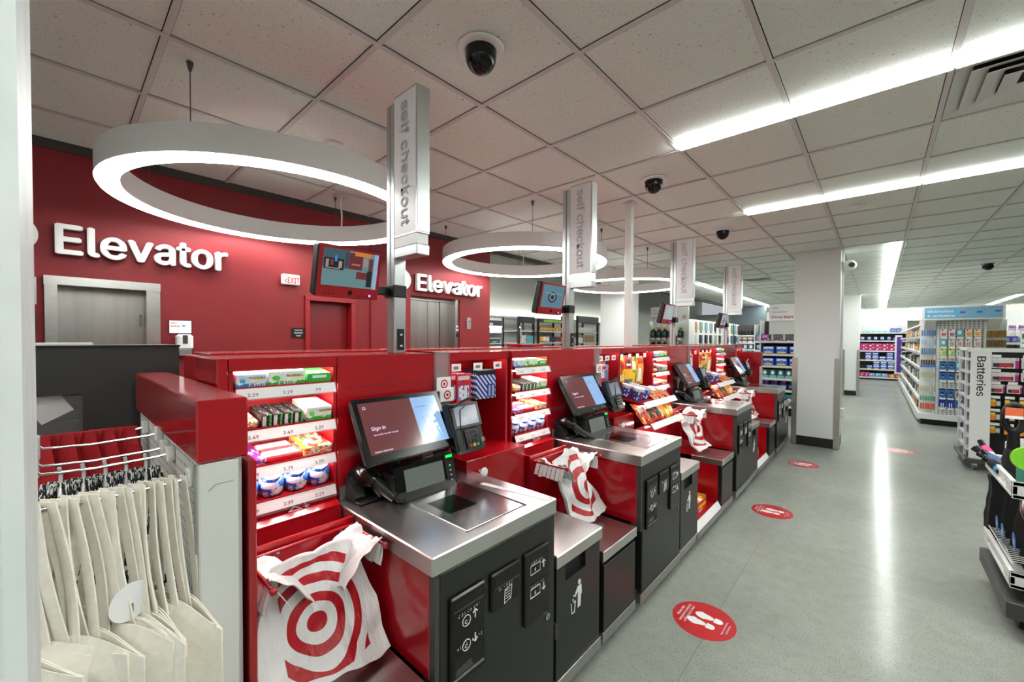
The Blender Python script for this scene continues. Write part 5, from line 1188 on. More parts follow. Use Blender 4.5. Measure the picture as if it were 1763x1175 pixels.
# the rest of the cart's stock, beyond the frame edge
for n in range(7):
    x, y = .76+.11*(n % 4), 3.36+.22*(n//4)
    compact(x, y, .745, (BLKF, GREY_, CYAN, TEALC, PINK, BLKF, GREY_)[n], '%s small folded umbrella lying deeper in the upper basket' % ORD[n], rad(-66), rad(20+17*n), .14, .027)
for n in range(6): bigfold(.76+.13*(n % 3), 3.42+.26*(n//3), '%s black folded umbrella standing deeper in the lower basket' % ORD[n], .05, False, 10+n)
# ================================================================== BACKGROUND SHELVES
SHW = mat('shelf_white', (222, 223, 220), .45); SHD = mat('shelf_dark_back', (70, 66, 66), .7)
def unit(name, label, x0, x1, yf, depth, levels, top, back=SHD, cat='shelf unit', sides=SHW, kick=.1):
    """shelf unit whose open face looks towards -Y"""
    t = thing(name, label, cat, ((x0+x1)/2, yf+depth/2, 0))
    part(t, 'back_panel', B(x0, x1, yf+depth-.02, yf+depth, .05, top), back); part(t, 'side_panel', B(x0-.02, x0, yf, yf+depth, 0, top), sides); part(t, 'side_panel', B(x1, x1+.02, yf, yf+depth, 0, top), sides)
    for z in levels: part(t, 'shelf', B(x0, x1, yf-.01, yf+depth-.02, z-.045, z, b=.003), SHW)
    part(t, 'kick_plate', B(x0, x1, yf+.04, yf+.06, 0, kick), BLACKP)
    return t
MESHC = {}
def goods(name, x0, n, pitch, w, hgt, d, yf, z, material, label, cat, group, b=.006, skip=(), shape='box', stack=1):
    k_ = (name, w, hgt, d, material.name, shape)
    if k_ not in MESHC:
        m = MB()
        if shape == 'box': m.box(-w/2, w/2, 0, d, 0, hgt, b=b)
        elif shape == 'bottle': m.lathe([(w*.42, 0), (w*.5, hgt*.04), (w*.5, hgt*.62), (w*.2, hgt*.78), (w*.18, hgt*.8), (w*.2, hgt*.82), (w*.2, hgt), (.001, hgt)], (0, d/2, 0), 14)
        elif shape == 'jar': m.lathe([(w*.46, 0), (w*.5, hgt*.05), (w*.5, hgt*.68), (w*.42, hgt*.74), (w*.44, hgt*.76), (w*.44, hgt), (.001, hgt)], (0, d/2, 0), 14)
        me = m.mesh(name, None, 40 if shape != 'box' else None); me.materials.append(material); MESHC[k_] = me
    out = []; c = 0
    for s in range(stack):
        for k in range(n):
            if k in skip: continue
            o = link(name, MESHC[k_], None); o.location = (x0+pitch*k, yf+.02, z+.001+hgt*s)
            L = label % ORD[k] if '%s' in label else label
            if stack > 1: L += (', bottom layer', ', upper layer', ', top layer')[s]
            meta(o, L, cat, group); out.append(o); c += 1
    return out
A2 = (0, 2)
PADS = pack('pads_blue', (28, 82, 190), [('r', .1, .9, .62, .9, (225, 236, 250)), ('r', .15, .85, .08, .28, (246, 206, 40)), ('d', .5, .5, .22, (60, 130, 220))], ax=A2)
PURP = pack('pads_purple', (118, 44, 140), [('r', .1, .6, .5, .85, (228, 120, 190)), ('r', .6, .95, .1, .4, (250, 200, 60)), ('n', 5, .6, (230, 220, 240))], ax=A2)
TEALP = pack('pads_teal', (34, 84, 74), [('r', 0, 1, 0, .3, (120, 206, 196)), ('d', .5, .62, .24, (240, 244, 244)), ('r', 0, .25, .4, .7, (40, 90, 180))], ax=A2)
NAVY = pack('jar_navy', (34, 40, 96), [('r', 0, 1, .25, .55, (60, 120, 206)), ('r', .6, 1, .8, 1, (230, 50, 130)), ('r', 0, 1, 0, .15, (26, 24, 50)), ('r', .1, .9, .28, .36, (236, 200, 60))], ax=A2)
GREENP = pack('pads_green', (30, 150, 140), [('r', .1, .9, .2, .8, (40, 90, 180)), ('d', .5, .5, .2, (250, 214, 60))], ax=A2)
PINKP = pack('pads_pink', (208, 36, 124), [('r', .1, .9, .3, .6, (90, 40, 140)), ('d', .5, .45, .16, (235, 240, 245)), ('r', .8, 1, .7, 1, (200, 220, 60))], ax=A2)
LBLUE = pack('pads_lightblue', (140, 184, 216), [('r', .1, .9, .1, .5, (110, 160, 204)), ('d', .3, .7, .15, (235, 240, 245))], ax=A2)
MAG = pack('pads_magenta', (206, 30, 110), [('r', .5, 1, 0, 1, (150, 190, 60)), ('r', .15, .7, .4, .6, (235, 220, 90))], ax=A2)
WIPE = pack('wipes_navy', (34, 62, 116), [('d', .5, .55, .3, (225, 225, 215)), ('d', .5, .5, .14, (70, 120, 190))], ax=A2)
TEALB = pack('small_teal', (80, 190, 180), [('r', .2, .8, .2, .7, (225, 235, 235))], ax=A2); VIO = pack('small_violet', (120, 60, 160), [('r', .2, .8, .2, .7, (60, 170, 200))], ax=A2)
def sign_board(root, x0, x1, y, z0, z1, big=True):
    s = part(root, 'sign_board', B(x0, x1, y, y+.02, z0, z1), PAPER)
    text(s, 'Shave', (x0+.06, y-.001, z1-.085), (1, 0, 0), (0, 0, 1), .05, INK, 0); text(s, 'Shaving Cream', (x0+.06, y-.001, z1-.165), (1, 0, 0), (0, 0, 1), .05, INK, 0)
    text(s, 'Priced Right Daily', (x0+.04, y-.001, z0+.05), (1, 0, 0), (0, 0, 1), .098, PRED, .012, sx=.95)
    m = MB(); N = 24; cx, cz = x1-.1, z0+.085
    for r0, r1 in ((.04, .028), (.014, .0005)): m.loft([[(cx+r*cos(2*pi*q/N), y-.001, cz+r*sin(2*pi*q/N)) for q in range(N)] for r in (r0, r1)], False)
    part(s, 'bullseye', m, PRED)
# --- endcap with blue packs beside the pillar
e = unit('endcap_shelf', 'white endcap shelf of blue packs beside the near white pillar', -1.78, -.9, 9.6, .42, [.2, .514, .74, .99, 1.227, 1.487], 1.9)
part(e, 'upper_pegboard', B(-1.64, -.88, 9.62, 9.64, 1.5, 1.9), PEG); sign_board(e, -1.64, -.7, 9.6, 1.886, 2.214)
E1 = 'endcap beside the near pillar'
goods('pad_pack', -1.68, 4, .2, .185, .135, .2, 9.6, 1.487, PURP, 'purple pack on the top shelf of the blue pack endcap, %s along', 'pad pack', 'packs on the pillar endcap')
goods('pad_pack', -1.645, 4, .225, .2, .15, .2, 9.6, 1.227, PADS, 'blue pad pack on second shelf of the pillar endcap, %s along', 'pad pack', 'packs on the pillar endcap')
goods('pad_pack', -1.645, 4, .225, .2, .15, .2, 9.6, .99, PADS, 'blue pad pack on third shelf of the pillar endcap, %s along', 'pad pack', 'packs on the pillar endcap')
goods('pad_pack', -1.7, 6, .135, .125, .17, .15, 9.6, .74, TEALP, 'dark teal box on fourth shelf of the pillar endcap, %s along', 'box', 'packs on the pillar endcap')
goods('vitamin_jar', -1.69, 5, .15, .13, .17, .13, 9.6, .514, NAVY, 'navy jar on fifth shelf of the pillar endcap, %s along', 'jar', 'packs on the pillar endcap', shape='jar')
goods('pad_pack', -1.68, 4, .2, .16, .22, .2, 9.6, .2, GREENP, 'teal pack on the lowest shelf of the pillar endcap, %s along', 'pad pack', 'packs on the pillar endcap')
# --- endcap of black bottles
e = unit('endcap_shelf', 'white pegboard endcap of black bottles behind third kiosk', -4.12, -3.22, 9.6, .4, [.2, .6, 1.0], 1.95, PEG)
part(e, 'front_pegboard', B(-4.1, -3.22, 9.72, 9.74, 1.05, 1.95), PEG); sign_board(e, -4.09, -3.2, 9.58, 1.936, 2.273)
BOT = pack('black_bottle', (26, 28, 30), [('d', .5, .38, .16, (40, 150, 130)), ('r', 0, 1, .86, 1, (236, 214, 40))], ax=A2)
for r, z in enumerate((1.545, 1.24)):
    for k in range(5):
        x = -4.05+.142*k
        if k == 4: x = -3.4
        o = goods('hanging_bottle', x, 1, .1, .12, .25, .07, 9.6, z, BOT, 'black bottle with yellow cap, %s row of the pegboard endcap, %s along' % (('upper', 'lower')[r], ORD[k]), 'bottle', 'black bottles on pegboard', shape='bottle')
        part(o[0], 'price_tag', B(x-.04, x+.04, 9.595, 9.6, z+.26, z+.30), PAPER)
# --- aisle gondola with hanging brushes (faces +X)
t = thing('aisle_gondola', 'white aisle gondola of hanging brushes behind the third kiosk', 'shelf unit', (-3.45, 12, 0))
part(t, 'panel', B(-3.44, -3.4, 10.05, 14.2, 0, 2.0), PEG); part(t, 'base', B(-3.4, -3.0, 10.05, 14.2, 0, .2), SHW); part(t, 'shelf', B(-3.4, -3.05, 10.05, 14.2, 1.22, 1.25), SHW)
HC = [mat('brush_orange', (196, 130, 80), .5), mat('brush_blue', (70, 104, 150), .5), mat('brush_black', (30, 30, 32), .5), mat('brush_white', (226, 224, 220), .5), mat('brush_green', (110, 150, 90), .5), mat('brush_teal', (130, 160, 164), .5)]
bm_ = [MB().box(-.02, .02, -.045, .045, -.2, 0, b=.006).box(-.012, .012, -.02, .02, -.26, -.2, b=.004) for _ in HC]
bme = []
for q, mm in zip(bm_, HC): me = q.mesh('hair_brush'); me.materials.append(mm); bme.append(me)
cn = ['orange', 'blue', 'black', 'white', 'green', 'teal']
for r, z in enumerate((1.93, 1.62, 1.30)):
    for k in range(20):
        c = (k*5+r*3+k//3+k*k//7) % 6; o = link('hair_brush', bme[c], None); o.location = (-3.22+.04*(k % 2), 10.15+.2*k, z)
        meta(o, '%s hanging hair tool, %s row of the brush gondola, %s from the bottles' % (cn[c], ('top', 'middle', 'bottom')[r], ORD[k]), 'hair tool', 'hanging hair tools')
        tg = part(o, 'tag', B(-3.2, -3.19, 10.11+.2*k, 10.17+.2*k, z+.01, z+.05), PAPER)
# --- far shelf unit seen between last kiosk and endcap
e = unit('aisle_shelf', 'white aisle shelf of bottles beyond the fourth kiosk', -3.5, -2.85, 15.0, .45, [.3, .62, .95, 1.2, 1.42, 1.66], 2.0)
e2_ = unit('aisle_shelf', 'narrow white shelf of blue packs beside the bottle shelf', -2.35, -1.85, 12.0, .45, [.3, .7, 1.0, 1.25, 1.47], 1.9)
BKB = mat('black_bottle_plain', (30, 29, 31), .3); 
goods('shampoo_bottle', -3.42, 7, .095, .08, .24, .08, 15.0, 1.66, BKB, 'black bottle on the top far aisle shelf, %s along', 'bottle', 'bottles on far aisle shelf', shape='bottle')
goods('wash_box', -3.4, 4, .16, .13, .17, .1, 15.0, 1.42, pack('wash_red', (214, 212, 208), [('r', 0, 1, .3, .6, (150, 60, 60))], ax=A2), 'pale box on the second far aisle shelf, %s along', 'box', 'boxes on far aisle shelf')
goods('wash_box', -3.4, 4, .16, .13, .17, .1, 15.0, 1.2, pack('wash_blue', (70, 100, 150), [('r', .4, 1, .2, .8, (226, 226, 222))], ax=A2), 'blue and white box on the third far aisle shelf, %s along', 'box', 'boxes on far aisle shelf')
goods('wash_box', -3.4, 4, .16, .13, .2, .1, 15.0, .95, mat('wash_teal', (70, 150, 160), .5), 'teal box on the fourth far aisle shelf, %s along', 'box', 'boxes on far aisle shelf')
goods('wash_box', -2.28, 4, .12, .11, .17, .1, 12.0, 1.47, pack('pads_blueorange', (60, 130, 200), [('d', .5, .5, .25, (226, 110, 50))], ax=A2), 'blue and orange pack on the narrow shelf top, %s along', 'box', 'packs on narrow shelf')
goods('wash_box', -2.28, 4, .12, .1, .14, .1, 12.0, 1.25, WIPE, 'navy pack on the narrow shelf second level, %s along', 'box', 'packs on narrow shelf')
goods('wash_box', -2.28, 4, .12, .11, .16, .1, 12.0, 1.0, pack('pack_bluered', (50, 80, 150), [('r', 0, .5, 0, 1, (190, 40, 50))], ax=A2), 'blue and red pack on the narrow shelf third level, %s along', 'box', 'packs on narrow shelf')
goods('wash_box', -2.28, 4, .12, .11, .2, .1, 12.0, .7, LBLUE, 'light blue pack on the narrow shelf fourth level, %s along', 'box', 'packs on narrow shelf')
# --- back wall shelf at the end of the aisle
LV = [1.812, 1.505, 1.117, .757, .407, .1]
e = unit('wall_shelf', 'white wall shelf of pads at the far end of the aisle', -1.3, .8, 21.0, .5, LV, 2.25, SHD, kick=.06)
part(e, 'upper_back', B(-1.3, .8, 21.3, 21.32, 1.9, 2.3), WHITE); part(e, 'upper_pegboard', B(-1.3, .8, 21.28, 21.3, 1.82, 2.1), PEG)
G = 'packs on the far wall shelf'
goods('pad_pack', -.36, 5, .16, .15, .07, .2, 21, LV[0], TEALB, 'low teal pack on top of the far wall shelf, %s along', 'pad pack', G)
goods('pad_pack', .42, 2, .16, .14, .16, .2, 21, LV[0], VIO, 'violet box on top of the far wall shelf, %s along', 'box', G)
goods('wipes_tub', -.44, 5, .19, .16, .16, .16, 21, LV[1], WIPE, 'navy wipes tub on second shelf of far wall, %s along', 'wipes tub', G, shape='jar')
goods('pad_pack', .5, 2, .16, .14, .12, .2, 21, LV[1], VIO, 'violet pack on second shelf of far wall, %s along', 'pad pack', G)
goods('pad_pack', -.4, 5, .2, .19, .135, .2, 21, LV[2], PINKP, 'pink pack on third shelf of far wall, %s along', 'pad pack', G, stack=2)
goods('pad_pack', -.26, 5, .205, .19, .14, .2, 21, LV[3], PADS, 'blue pad pack on fourth shelf of far wall, %s along', 'pad pack', G, stack=2, skip=(2,))
goods('pad_pack', .15, 1, .205, .19, .14, .2, 21, LV[3], PADS, 'lone blue pad pack in the gap of the fourth far shelf', 'pad pack', G)
goods('pad_pack', -.02, 3, .205, .19, .145, .2, 21, LV[4], PADS, 'blue pad pack on fifth shelf of far wall, %s along', 'pad pack', G, stack=2)
goods('pad_pack', -.22, 1, .2, .17, .14, .2, 21, LV[4], PADS, 'single blue pack at the pillar end of fifth far shelf', 'pad pack', G)
goods('pad_pack', .6, 2, .16, .14, .11, .2, 21, LV[4], PADS, 'small blue pack at the aisle end of fifth far shelf, %s along', 'pad pack', G)
goods('pad_pack', -.44, 2, .14, .13, .17, .2, 21, LV[5], PINKP, 'pink pack on lowest far wall shelf, %s along', 'pad pack', G)
goods('pad_pack', -.14, 3, .18, .16, .14, .2, 21, LV[5], LBLUE, 'light blue pack on lowest far wall shelf, %s along', 'pad pack', G)
goods('pad_pack', .4, 3, .19, .18, .14, .2, 21, LV[5], MAG, 'magenta and green pack on lowest far wall shelf, %s along', 'pad pack', G)
t = thing('aisle_marker', 'tall purple aisle panel in a white frame before the far wall', 'aisle sign', (.5, 18.5, .45))
part(t, 'frame', B(.43, .6, 18.5, 18.55, .4, 1.68, b=.006), WHITE); part(t, 'purple_panel', B(.475, .585, 18.49, 18.5, .46, 1.63), mat('purple_panel', (84, 46, 140), .4))
# --- long aisle gondola facing the walkway (faces -X), behind the moisturizer endcap
t = thing('aisle_gondola', 'long white gondola of cosmetics running down the aisle', 'shelf unit', (.9, 15, 0))
part(t, 'spine', B(1.0, 1.05, 10.6, 20, 0, 2.0), SHW); part(t, 'base', B(.56, 1.0, 10.6, 20, .05, .2), SHW); part(t, 'kick_plate', B(.62, 1.0, 10.6, 20, 0, .06), BLACKP)
GL = [.2, .46, .74, 1.02, 1.3, 1.58]
for z in GL[1:]:
    sh = part(t, 'shelf', B(.57, 1.0, 10.6, 20, z-.035, z), SHW); part(sh, 'price_rail', B(.56, .57, 10.6, 20, z-.045, z+.002), mat('rail_pale', (206, 206, 214), .3))
gc = [('gold', (210, 150, 50)), ('white', (226, 224, 226)), ('green', (60, 150, 70)), ('brown', (120, 80, 60)), ('grey', (130, 130, 136)), ('orange', (226, 110, 40)), ('lilac', (150, 120, 180)), ('red', (180, 40, 60)), ('dark', (50, 44, 48))]
gme = []
for nme, c in gc:
    me = MB().box(-.06, .06, -.11, .11, 0, .17, b=.01).mesh('cosmetic_pack'); me.materials.append(pack('cosm_'+nme, c, [('r', .2, .8, .3, .6, (230, 228, 226)), ('n', 6, .6, tuple(int(v*.5) for v in c))], ax=(1, 2))); gme.append(me)
for r, z in enumerate(GL):
    for k in range(16):
        c = random.choice((0, 0, 5, 1, 4)) if r == 4 else (random.choice((2, 3, 4, 1, 8)) if r in (2, 3) else random.randrange(9))
        o = link('cosmetic_pack', gme[c], None); o.location = (.65+.03*random.random(), 10.78+.29*k*(1+.02*k), z+.001); o.scale = (1, 1, random.uniform(.7, 1.0))
        meta(o, '%s cosmetic pack, %s shelf of the long gondola, %s from the endcap' % (gc[c][0], ORD[r], ORD[k]), 'cosmetic pack', 'packs along the long gondola')
for k in range(5):
    o = link('cosmetic_pack', gme[(1, 5, 1, 4, 0)[k]], None); o.location = (.72, 10.8+.35*k, 1.82-.0); o.scale = (1, 1, 1.0); meta(o, 'pack on the top of the long gondola, %s from the endcap' % ORD[k], 'cosmetic pack', 'packs along the long gondola')
part(t, 'top_shelf', B(.6, 1.0, 10.6, 20, 1.79, 1.82), SHW)
# --- moisturizer endcap
t = thing('endcap_display', 'white slotted endcap with blue Moisturize and revitalize header', 'endcap', (1.0, 10.5, 0))
part(t, 'slotted_panel', B(.775, 1.335, 10.46, 10.48, .2, 1.86), PEGSLOT); part(t, 'post', B(.755, .775, 10.45, 10.5, .12, 1.86), WHITE); part(t, 'post', B(1.335, 1.36, 10.45, 10.5, .12, 1.86), WHITE)
part(t, 'wing_panel', B(.58, .76, 10.56, 10.58, .2, 1.86), WHITE); part(t, 'wing_panel', B(1.36, 1.6, 10.56, 10.58, .2, 1.86), WHITE)
part(t, 'deck', B(.57, 1.6, 10.36, 10.6, .1, .2, b=.004), WHITE); part(t, 'kick_plate', B(.6, 1.6, 10.42, 10.6, 0, .1), BLACKP)
part(t, 'header_box', B(.575, 1.53, 10.2, 10.5, 1.862, 2.1, b=.004), WHITE); part(t, 'header_gusset', MB().prism([(10.2, 1.862), (10.46, 1.862), (10.46, 1.7)], 0, .62, .76), SHW); part(t, 'header_gusset', MB().prism([(10.2, 1.862), (10.46, 1.862), (10.46, 1.7)], 0, 1.36, 1.5), SHW)
fc = part(t, 'header_print', B(.61, 1.5, 10.196, 10.2, 1.885, 2.075), mat('sky_blue_print', (110, 176, 214), .4))
text(fc, 'Moisturize\n& revitalize', (.64, 10.195, 1.99), (1, 0, 0), (0, 0, 1), .078, PAPER, .014, fit=.33)
sw = [mat('swatch_pink', (224, 140, 140), .5), mat('swatch_gold', (214, 164, 50), .5), mat('swatch_blue', (36, 104, 180), .5)]
for k, (dx, dz, c) in enumerate(((.0, .15, 0), (.1, .13, 1), (.2, .16, 0), (.31, .14, 1), (.41, .16, 0), (.0, .09, 2), (.19, .09, 2), (.39, .1, 2), (.09, .05, 0), (.0, .02, 1), (.2, .02, 1), (.29, .055, 0), (.4, .03, 1))):
    a = rad(40) if c < 2 else 0; m = MB(Matrix.Translation((1.06+dx, 10.194, 1.895+dz)) @ Matrix.Rotation(-a, 4, 'Y'))
    m.box(-.032, .032, 0, .002, -.009 if c < 2 else -.014, .009 if c < 2 else .014, b=.0009); part(fc, 'swatch', m, sw[c])
CPK = [pack('care_pink', (226, 226, 222), [('d', .3, .86, .12, (200, 30, 110)), ('r', .2, .8, .1, .5, (214, 60, 90)), ('r', .5, .62, .1, .5, (60, 160, 150))], ax=A2), pack('care_cream', (232, 220, 186), [('d', .3, .86, .12, (200, 30, 110)), ('r', .2, .8, .15, .5, (240, 160, 50)), ('n', 5, .6, (225, 150, 170))], ax=A2),
       pack('care_coral', (222, 214, 214), [('d', .3, .86, .12, (190, 40, 120)), ('r', .25, .45, .1, .6, (60, 170, 150)), ('r', .55, .75, .1, .6, (232, 100, 80))], ax=A2), pack('care_lime', (206, 214, 70), [('d', .3, .86, .12, (180, 30, 130)), ('r', .15, .85, .3, .7, (220, 226, 220)), ('r', .4, .8, .15, .6, (90, 190, 206))], ax=A2),
       pack('care_blue', (30, 110, 190), [('r', .25, .75, .25, .65, (40, 44, 60)), ('r', .3, .7, .3, .36, (230, 235, 240)), ('r', 0, 1, .85, 1, (26, 26, 30))], ax=A2), pack('care_grey', (190, 184, 170), [('r', .25, .8, .2, .6, (50, 48, 50)), ('r', 0, 1, .85, 1, (30, 30, 32))], ax=A2), pack('care_navy', (36, 50, 150), [('r', .3, .45, .05, .5, (235, 238, 245)), ('r', .6, .75, .05, .5, (235, 238, 245))], ax=A2), pack('care_teal', (90, 170, 190), [('r', .2, .7, .3, .8, (230, 234, 236))], ax=A2)]
cols = [.862, .962, 1.055, 1.158, 1.257]
rows = [(1.575, .13, (0, 0, 7, 1, 1), 'top'), (1.405, .125, (7, 2, 2, 2, 2), 'second'), (1.24, .13, (3, 3, 2, 3, 1), 'third'), (1.0, .14, (4, 4, 7, 5, 4), 'fourth'), (.82, .14, (4, 4, 5, 5, 4), 'fifth'), (.51, .15, (4, 4, 5, 5, 4), 'sixth'), (.335, .15, (6, 6, 4, 6, 6), 'seventh')]
for z, hh, cs, nm in rows:
    for k, x in enumerate(cols):
        o = goods('care_pack', x, 1, .1, .082, hh, .05, 10.36, z, CPK[cs[k]], 'hanging care pack, %s row of moisturizer endcap, %s column' % (nm, ORD[k]), 'care pack', 'packs on the moisturizer endcap')
        part(o[0], 'price_tag', B(x-.036, x+.036, 10.35, 10.353, z-.035, z-.005), PAPER)
TL = [('blue glass', (90, 120, 170), 1.59, .1), ('pale blue', (170, 185, 205), 1.43, .09), ('clear blue', (110, 130, 165), 1.25, .12), ('dark brown', (90, 70, 50), 1.06, .1), ('cream', (206, 200, 170), .84, .1), ('cream', (206, 200, 170), .6, .1), ('mint green', (110, 170, 150), .43, .08), ('orange', (214, 100, 60), .27, .11)]
for r, (nm, c, z, hh) in enumerate(TL):
    mm = mat('tool_'+nm.replace(' ', '_'), c, .25)
    for k in range(6): goods('beauty_tool', .6+.031*k, 1, .1, .024, hh, .03, 10.4, z, mm, '%s beauty tool, %s row of the endcap wing, %s along' % (nm, ORD[r], ORD[k]), 'beauty tool', 'tools on the endcap wing')
part(t, 'blue_rail', B(.575, .77, 10.33, 10.36, 1.03, 1.06), mat('rail_blue', (30, 120, 220), .4))
for r, z in enumerate((1.56, 1.4, 1.22)):
    mm = mat('comb_brown_%d' % r, ((150, 110, 50), (120, 96, 56), (120, 76, 40))[r], .4)
    for k in range(9): goods('hair_comb', 1.38+.024*k, 1, .1, .018, .12, .05, 10.42, z, mm, 'brown hair comb, %s row on far wing of the endcap, %s along' % (ORD[r], ORD[k]), 'hair comb', 'combs on the endcap far wing')
# --- shelf beyond the endcap at the frame edge
e = unit('aisle_shelf', 'white shelf of blue and white jars at the frame edge', 1.95, 3.4, 13.0, .5, [.3, .7, 1.15, 1.42, 1.7], 2.15, WHITE)
for r, (z, mm, nm) in enumerate(((1.7, pack('jar_pink', (220, 200, 214), [('n', 5, .55, (200, 80, 140)), ('r', 0, 1, .6, .8, (70, 90, 180))], ax=A2), 'pink and white'), (1.42, pack('jar_tealwhite', (206, 220, 226), [('r', 0, 1, .2, .5, (70, 170, 190))], ax=A2), 'white and teal'), (1.15, pack('jar_bluewhite', (190, 200, 220), [('r', 0, 1, .3, .6, (60, 80, 150))], ax=A2), 'white and blue'))):
    goods('cream_jar', 2.05, 6, .13, .11, .13, .1, 13.0, z, mm, nm+' jar on the shelf at the frame edge, %s along', 'jar', 'jars at the frame edge', shape='jar')
e = unit('aisle_shelf', 'short shelf of purple packs beside the endcap combs', 1.62, 1.9, 11.5, .4, [.3, .8, 1.2, 1.48], 1.7, WHITE)
goods('purple_pack', 1.66, 3, .09, .08, .11, .1, 11.5, 1.48, VIO, 'violet pack on the short shelf by the combs, %s along', 'pack', 'packs by the combs'); goods('purple_pack', 1.66, 3, .09, .08, .14, .1, 11.5, 1.2, BKB, 'dark pack on the short shelf by the combs, %s along', 'pack', 'packs by the combs')

# ================================================================== GROCERY WING BEHIND THE LANES
t = thing('open_cooler', 'bright white open cooler at the end of the red wall', 'cooler', (-6.2, 6.2, 0))
part(t, 'body', B(-6.9, -6.2, 4.4, 7.2, 0, 1.35), WHITE); part(t, 'back_wall', B(-6.9, -6.7, 4.4, 7.2, 1.35, 2.0), WHITE)
for z in (1.4, 1.52, 1.64): part(t, 'shelf', B(-6.7, -6.2, 4.4, 7.2, z-.02, z), WHITE)
part(t, 'lamp', B(-6.3, -6.2, 4.4, 7.2, 1.76, 1.775), LEDM); part(t, 'header', B(-6.35, -6.2, 4.4, 7.2, 1.78, 1.9), mat('cooler_header', (60, 64, 80), .3)); part(t, 'header_print', B(-6.2, -6.198, 5.95, 6.3, 1.8, 1.84), PAPER)
goods_c = mat('cooler_teal', (120, 190, 180), .5)
for k in range(6): single('chilled_pack', B(-6.35, -6.22, 5.3+.25*k, 5.45+.25*k, 1.4, 1.46, b=.006), (goods_c, PAPER)[k % 2], '%s chilled pack in the open cooler, %s along' % (('teal', 'white')[k % 2], ORD[k]), 'chilled pack', 'packs in the open cooler')
def rack(x, y0, y1, z1, label, hz=.14):
    t = thing('metal_rack', label, 'rack', (x, (y0+y1)/2, 0), 'dark framed grocery racks')
    for yy in (y0, y1):
        for xx in (x, x-.4): part(t, 'post', B(xx-.02, xx+.02, yy-.015, yy+.015, 0, z1), BLACKP)
    part(t, 'header', B(x-.01, x+.02, y0, y1, z1-hz, z1), DARKGREY); part(t, 'back', B(x-.42, x-.41, y0, y1, .1, z1-.05), mat('frosted_back', (214, 216, 216), .4))
    for z in (.4, .8, 1.15, 1.43, 1.66): part(t, 'shelf', B(x-.4, x, y0, y1, z-.02, z), WHITEM)
    return t
rack(-5.0, 5.76, 6.2, 1.92, 'dark framed rack with charcoal header beside the cooler', .12)
r2 = rack(-5.0, 6.35, 7.4, 1.9, 'dark framed rack with green header strip behind second monitor', .07); part(r2, 'green_strip', B(-4.98, -4.975, 6.5, 7.2, 1.84, 1.89), mat('green_print', (140, 190, 40), .4))
rack(-4.8, 7.45, 8.3, 2.0, 'dark framed rack of cups beside the broad back pillar', .15)
single('blue_book_box', B(-5.0, -4.97, 5.95, 6.15, 1.43, 1.56), mat('book_teal', (70, 150, 160), .5), 'teal picture box standing on the first grocery rack', 'box'); single('blue_book_box', B(-5.0, -4.97, 5.78, 5.94, 1.43, 1.57), pack('photo_card', (214, 206, 202), [('n', 4, .55, (120, 90, 80))]), 'pale photo box standing on the first grocery rack', 'box')
for k in range(9): single('snack_pack', B(-5.06, -4.98, 6.4+.105*k, 6.49+.105*k, 1.67, 1.735, b=.006), mat('gold_pack', (206, 160, 50), .4), 'gold pack on the upper grocery rack shelf, %s along' % ORD[k], 'snack pack', 'gold packs on grocery rack')
for k in range(9): single('snack_pack', B(-5.06, -4.98, 6.4+.105*k, 6.49+.105*k, 1.45, 1.55, b=.006), [mat('gold_pack', (206, 160, 50), .4), mat('dark_red_pack', (120, 30, 36), .4), mat('navy_pack', (36, 50, 80), .4), mat('cream_pack', (220, 206, 180), .4)][(k*3+k//2) % 4], '%s pack on the lower grocery rack shelf, %s along' % (('gold', 'dark red', 'navy', 'cream')[(k*3+k//2) % 4], ORD[k]), 'snack pack', 'mixed packs on grocery rack')
cup = MB().lathe([(.03, 0), (.04, .1), (.038, .1), (.028, .005)], (0, 0, 0), 14).mesh('cup', None, 40); cup.materials.append(WHITEP)
cup2 = MB().lathe([(.034, 0), (.04, .16), (.038, .16), (.03, .005)], (0, 0, 0), 14).mesh('cup', None, 40); cup2.materials.append(mat('kraft_cup', (176, 156, 124), .6))
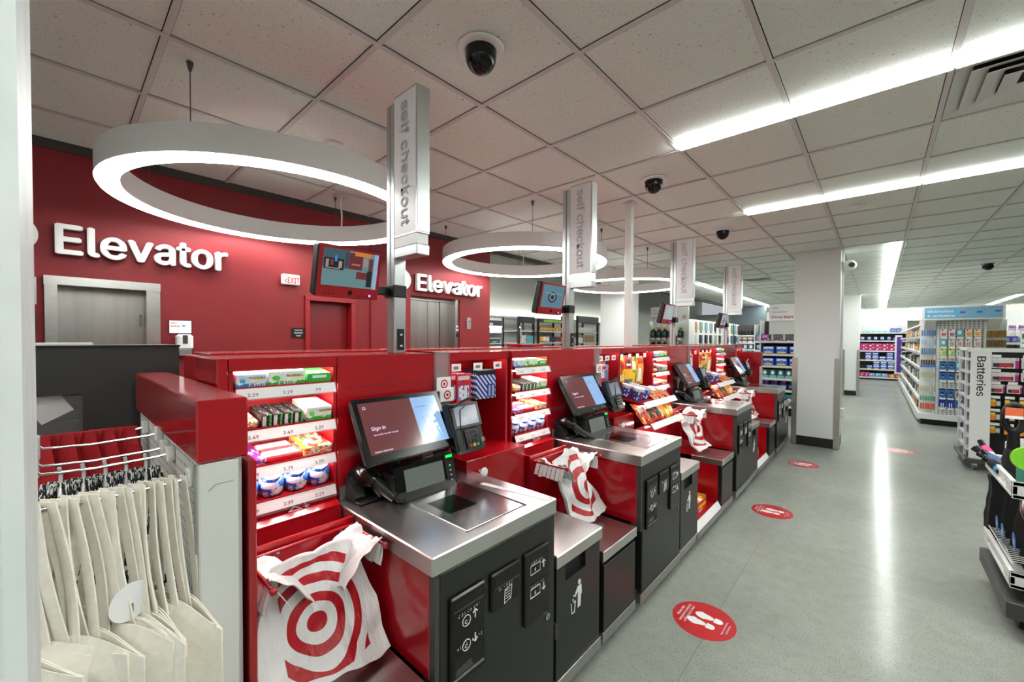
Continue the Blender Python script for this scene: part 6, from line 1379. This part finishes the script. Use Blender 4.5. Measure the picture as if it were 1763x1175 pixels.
for k in range(8):
    for r, z in enumerate((1.66, 1.43)):
        o = link('cup', cup2 if (r == 1 and k > 2) else cup, None); o.location = (-4.88, 7.53+.1*k, z); meta(o, '%s cup on the %s shelf of the cup rack, %s along' % ('brown' if (r == 1 and k > 2) else 'white', ('upper', 'lower')[r], ORD[k]), 'cup', 'cups on the rack')
# --- items on the red lids
o = single('red_tray', B(-2.1, -1.95, 2.28, 2.55, ZT+.01, ZT+.03, b=.004), RED, 'small red tray lying on the red shelving lid', 'tray')
# ================================================================== FLOOR DECALS
def decal(x, y, label, rz=0):
    r = .155; N = 48; z = .0012
    t = thing('floor_decal', label, 'floor decal', (x, y, 0), 'round red distancing floor decals')
    part(t, 'disc', MB().lathe([(r, .0003), (r, z)], (x, y, 0), N), mat('decal_red', (190, 34, 42), .3), 30)
    U, V = (1, 0, 0), (0, 1, 0)
    for s in (-1, 1):
        cy = y+s*.034
        sole = [(x-.012+.048*cos(a), cy+.026*sin(a)*(1.1 if cos(a) < 0 else .8)) for a in [2*pi*k/20 for k in range(20)]]
        heel = [(x+.036, cy-.021), (x+.056, cy-.021)]+[(x+.056+.022*cos(a), cy+.021*sin(a)) for a in [-pi/2+pi*k/8 for k in range(9)]]+[(x+.036, cy+.021)]
        dx = -.014 if s < 0 else .008
        m = MB(); m.prism([(p[0]+dx, p[1]) for p in sole], 2, z, z+.0006); part(t, 'sole_print', m, PAPER)
        m = MB(); m.prism([(p[0]+dx, p[1]) for p in heel], 2, z, z+.0006); part(t, 'heel_print', m, PAPER)
    tm_ = lambda s, dx, sz: text(t, s, (x+dx, y, z), (0, 1, 0), (-1, 0, 0), sz, PAPER, .01, align='CENTER', sx=.92, off=.0006)
    tm_('Please help', -.112, .027); tm_('everyone by keeping', -.09, .027); tm_('a distance of 6 feet', -.068, .027); tm_('Thank you for practicing', .105, .016); tm_('social distancing', .122, .016)
decal(-.668, 2.29, 'round red footprint decal on the floor before the first litter bin'); decal(-.664, 4.157, 'round red footprint decal on the floor before the third kiosk'); decal(-.644, 6.0, 'round red footprint decal on the floor before the fourth kiosk'); decal(.254, 7.63, 'round red footprint decal on the floor beside the battery display')
